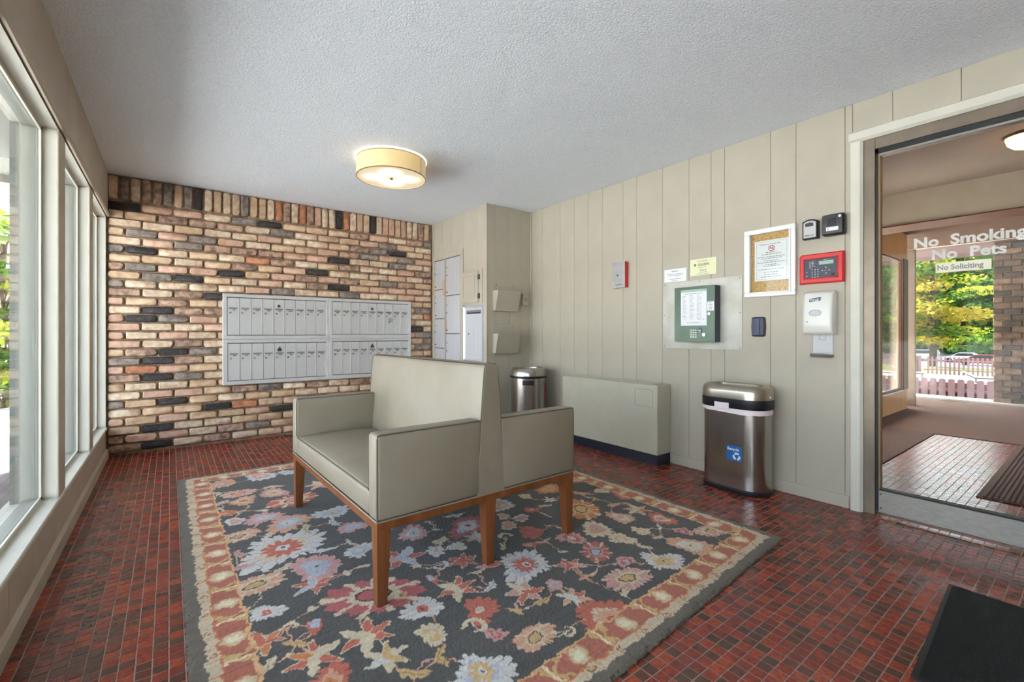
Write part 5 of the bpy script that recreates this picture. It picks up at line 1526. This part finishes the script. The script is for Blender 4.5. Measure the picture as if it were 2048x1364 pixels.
t = empty('black_key_box', (XR, 1.02, 1.66), label='thick black square box with a white label beside the key lock box', cat='key box')
part('case', MB().rbox(XR - 0.06, XR, 0.966, 1.084, 1.66, 1.79, 0.014, 3), 'black_plastic', t, smooth=True)
cv = part('cover', MB().rbox(XR - 0.066, XR - 0.058, 0.972, 1.078, 1.668, 1.784, 0.010, 2), 'mail_dark', t, smooth=True)
part('window_plate', MB().rbox(XR - 0.0685, XR - 0.065, 1.006, 1.046, 1.718, 1.757, 0.003, 1), 'black_plastic', cv)
lb = part('label_strip', MB().box(XR - 0.0675, XR - 0.066, 0.992, 1.056, 1.686, 1.708), 'paper', cv)
part('label_dot', MB().cyl((XR - 0.068, 1.045, 1.697), 0.0035, 0.0006, 'x', 10), 'ink', lb)
part('seal_screw', MB().cyl((XR - 0.0695, 0.985, 1.768), 0.008, 0.004, 'x', 16), 'paper', cv)

t = empty('alarm_annunciator', (XR, 1.097, 1.374), label='red framed fire alarm keypad with a green display above the hand sanitizer', cat='alarm panel')
ay0, ay1, az0, az1 = 0.977, 1.219, 1.375, 1.563
oy = lambda x, i, c: [(x, ay1 - i, az0 + i), (x, ay0 + i, az0 + i), (x, ay0 + i, az1 - i), (x, ay1 - i - c, az1 - i), (x, ay1 - i, az1 - i - c)]
part('bezel', MB().loft([oy(XR, 0, 0.012), oy(XR - 0.022, 0, 0.012), oy(XR - 0.030, 0.008, 0.010)]), 'red_paint', t)
fc = part('key_panel', MB().rbox(XR - 0.0325, XR - 0.028, 1.010, 1.188, 1.409, 1.530, 0.002, 1), 'panel_navy', t)
rim = MB()
for (a, b, c, d) in ((1.004, 1.194, 1.530, 1.536), (1.004, 1.194, 1.402, 1.409), (1.004, 1.010, 1.402, 1.536), (1.188, 1.194, 1.402, 1.536)): rim.box(XR - 0.034, XR - 0.028, a, b, c, d)
part('inner_rim', rim, 'red_ink', t)
part('display', MB().box(XR - 0.0335, XR - 0.0322, 1.028, 1.106, 1.490, 1.513), 'lcd', fc)
ks = MB()
for r in range(4):
    for c in range(3): 
        part('key', MB().cyl((XR - 0.0338, 1.143 - c * 0.016, 1.462 - r * 0.0155), 0.0028, 0.0014, 'x', 8), 'vinyl_white', fc)
for (a, b) in ((1.068, 1.47), (1.068, 1.435), (1.087, 1.452), (1.05, 1.452)):
    part('arrow_key', MB().cyl((XR - 0.0338, a, b), 0.0034, 0.0014, 'x', 6), 'vinyl_white', fc)
q_ = MB(); lines(q_, XR - 0.0332, 1.160, 1.125, [1.510, 1.500, 1.491, 1.482, 1.473], 0.0035, rl, False, 1.0); lines(q_, XR - 0.0332, 1.09, 1.04, [1.518], 0.003, rl); lines(q_, XR - 0.0332, 1.178, 1.16, [1.447, 1.421], 0.004, rl, False, 1.0); lines(q_, XR - 0.0332, 1.075, 1.062, [1.4505], 0.003, rl, False, 1.0)
part('print', q_, 'grey_plastic', fc)
part('key_switch', MB().rbox(XR - 0.035, XR - 0.032, 1.022, 1.04, 1.416, 1.432, 0.003, 1), 'gasket', fc)

# hand sanitizer
t = empty('hand_sanitizer', (XR, 1.10, 0.915), label='white touchless hand sanitizer dispenser with a grey drip tray', cat='dispenser')
prof = [(0.0, 1.315), (0.05, 1.322), (0.078, 1.30), (0.086, 1.22), (0.092, 1.12), (0.088, 1.075), (0.07, 1.055), (0.0, 1.055)]
rings = []
for yy, k in ((1.018, 0.86), (1.024, 0.95), (1.036, 1.0), (1.10, 1.03), (1.162, 1.0), (1.174, 0.95), (1.180, 0.86)):
    rings.append([(XR - p * k, yy, 1.188 + (z - 1.188) * (0.97 + 0.03 * k)) for p, z in prof])
part('cover', MB().loft(rings), 'white_plastic', t, smooth=True, angle=50)
part('viewing_window', MB().loft([[(XR - 0.0885, 1.107 + 0.037 * math.cos(a) , 1.185 + 0.024 * math.sin(a)) for a in np.linspace(0, 2 * PI, 19)[:-1]], [(XR - 0.0925, 1.107 + 0.031 * math.cos(a), 1.185 + 0.019 * math.sin(a)) for a in np.linspace(0, 2 * PI, 19)[:-1]]]), 'grey_plastic', t, smooth=True)
lgm = part('logo_patch', MB().prism([(1.142, 1.256), (1.082, 1.262), (1.078, 1.284), (1.138, 1.276)], 'x', XR - 0.0862, XR - 0.084), 'navy_plastic', t)
q_ = MB(); text_x(q_, 'Purell', XR - 0.0868, 1.137, 1.2605, 0.0215, sx=0.92, shear=0.2, bold=0.0004)
part('lettering', q_, 'paper', lgm)
part('sensor', MB().cyl((XR - 0.0935, 1.15, 1.132), 0.003, 0.002, 'x', 8), 'gasket', t)
tr_ = part('back_tray', MB().rbox(XR - 0.008, XR, 1.036, 1.150, 0.925, 1.06, 0.004, 1), 'grey_plastic', t)
ntch = MB()
for (a, b, c, d) in ((1.078, 1.080, 1.02, 1.056), (1.11, 1.112, 1.02, 1.056), (1.078, 1.112, 1.018, 1.020)): ntch.box(XR - 0.0095, XR - 0.007, a, b, c, d)
part('notch', ntch, 'mail_slot', tr_)
tray = [[(XR, 1.036, 0.93), (XR, 1.150, 0.93), (XR, 1.150, 0.918), (XR, 1.036, 0.918)],
        [(XR - 0.05, 1.038, 0.926), (XR - 0.05, 1.150, 0.926), (XR - 0.05, 1.150, 0.912), (XR - 0.05, 1.038, 0.912)],
        [(XR - 0.085, 1.055, 0.934), (XR - 0.085, 1.135, 0.934), (XR - 0.08, 1.135, 0.924), (XR - 0.08, 1.055, 0.924)]]
part('drip_tray', MB().loft(tray), 'mail_slot', t, smooth=True)

# ------------------------------------------------------------------ ceiling drum lamps
def drum_lamp(cx, cy, label):
    t_ = empty('drum_ceiling_lamp', (cx, cy, CH), label=label, cat='lamp')
    part('ceiling_halo', MB().lathe([(0.277, CH - 0.012), (0.277, CH), ], (cx, cy, 0), 56), 'lamp_halo', t_)  # added glowing halo where light leaks above the shade
    sh_ = part('shade', MB().lathe([(0.266, CH - 0.148), (0.266, CH - 0.012), (0.262, CH - 0.012), (0.262, CH - 0.148)], (cx, cy, 0), 64, cap=False), 'lamp_shade', t_, smooth=True)
    part('edge_band', MB().lathe([(0.2635, CH - 0.1495), (0.2675, CH - 0.1495), (0.2675, CH - 0.1425), (0.2635, CH - 0.1425)], (cx, cy, 0), 64, cap=False), 'lamp_band', sh_)
    part('edge_band', MB().lathe([(0.2635, CH - 0.018), (0.2675, CH - 0.018), (0.2675, CH - 0.013), (0.2635, CH - 0.013)], (cx, cy, 0), 64, cap=False), 'lamp_band', sh_)
    va_ = math.atan2(-cy, -cx)
    sg = [[(cx + r_ * math.cos(va_ + a), cy + r_ * math.sin(va_ + a), z) for r_, a in [(0.2668, q) for q in np.linspace(0.98, 1.5, 7)] + [(0.2655, q) for q in np.linspace(1.5, 0.98, 7)]] for z in (CH - 0.1425, CH - 0.018)]
    part('overlap_panel', MB().loft(sg), 'lamp_seam', sh_)
    sl = [[(cx + r_ * math.cos(va_ + a), cy + r_ * math.sin(va_ + a), z) for r_, a in ((0.2675, 0.965), (0.2675, 0.985), (0.2655, 0.985), (0.2655, 0.965))] for z in (CH - 0.1425, CH - 0.018)]
    part('seam', MB().loft(sl), 'lamp_band', sh_)
    part('diffuser', MB().cyl((cx, cy, CH - 0.146), 0.2625, 0.005, 'z', 64), 'lamp_diffuser', t_)
    part('finial', MB().cyl((cx, cy, CH - 0.156), 0.010, 0.012, 'z', 14), 'mail_dark', t_)
drum_lamp(1.405, 3.45, 'cream drum ceiling lamp with a glowing diffuser above the settee')

# ------------------------------------------------------------------ black door mat
t = empty('door_mat', (2.2, -0.1, 0), label='black bristle entrance mat on the red tiles', cat='mat')
def matp(k): return [(1.80 + k, -0.80 + k), (2.60 - k, -0.80 + k), (2.60 - k, 0.44 - k * 1.0), (1.80 + k, 0.335 - k)]
part('rubber_border', MB().prism([(1.80, -0.80), (2.60, -0.85), (2.612, 0.412), (1.81, 0.372)], 'z', 0.001, 0.006), 'mat_rubber', t)
part('bristles', MB().prism([(1.832, -0.77), (2.585, -0.82), (2.597, 0.398), (1.838, 0.355)], 'z', 0.006, 0.011), 'mat_black', t)
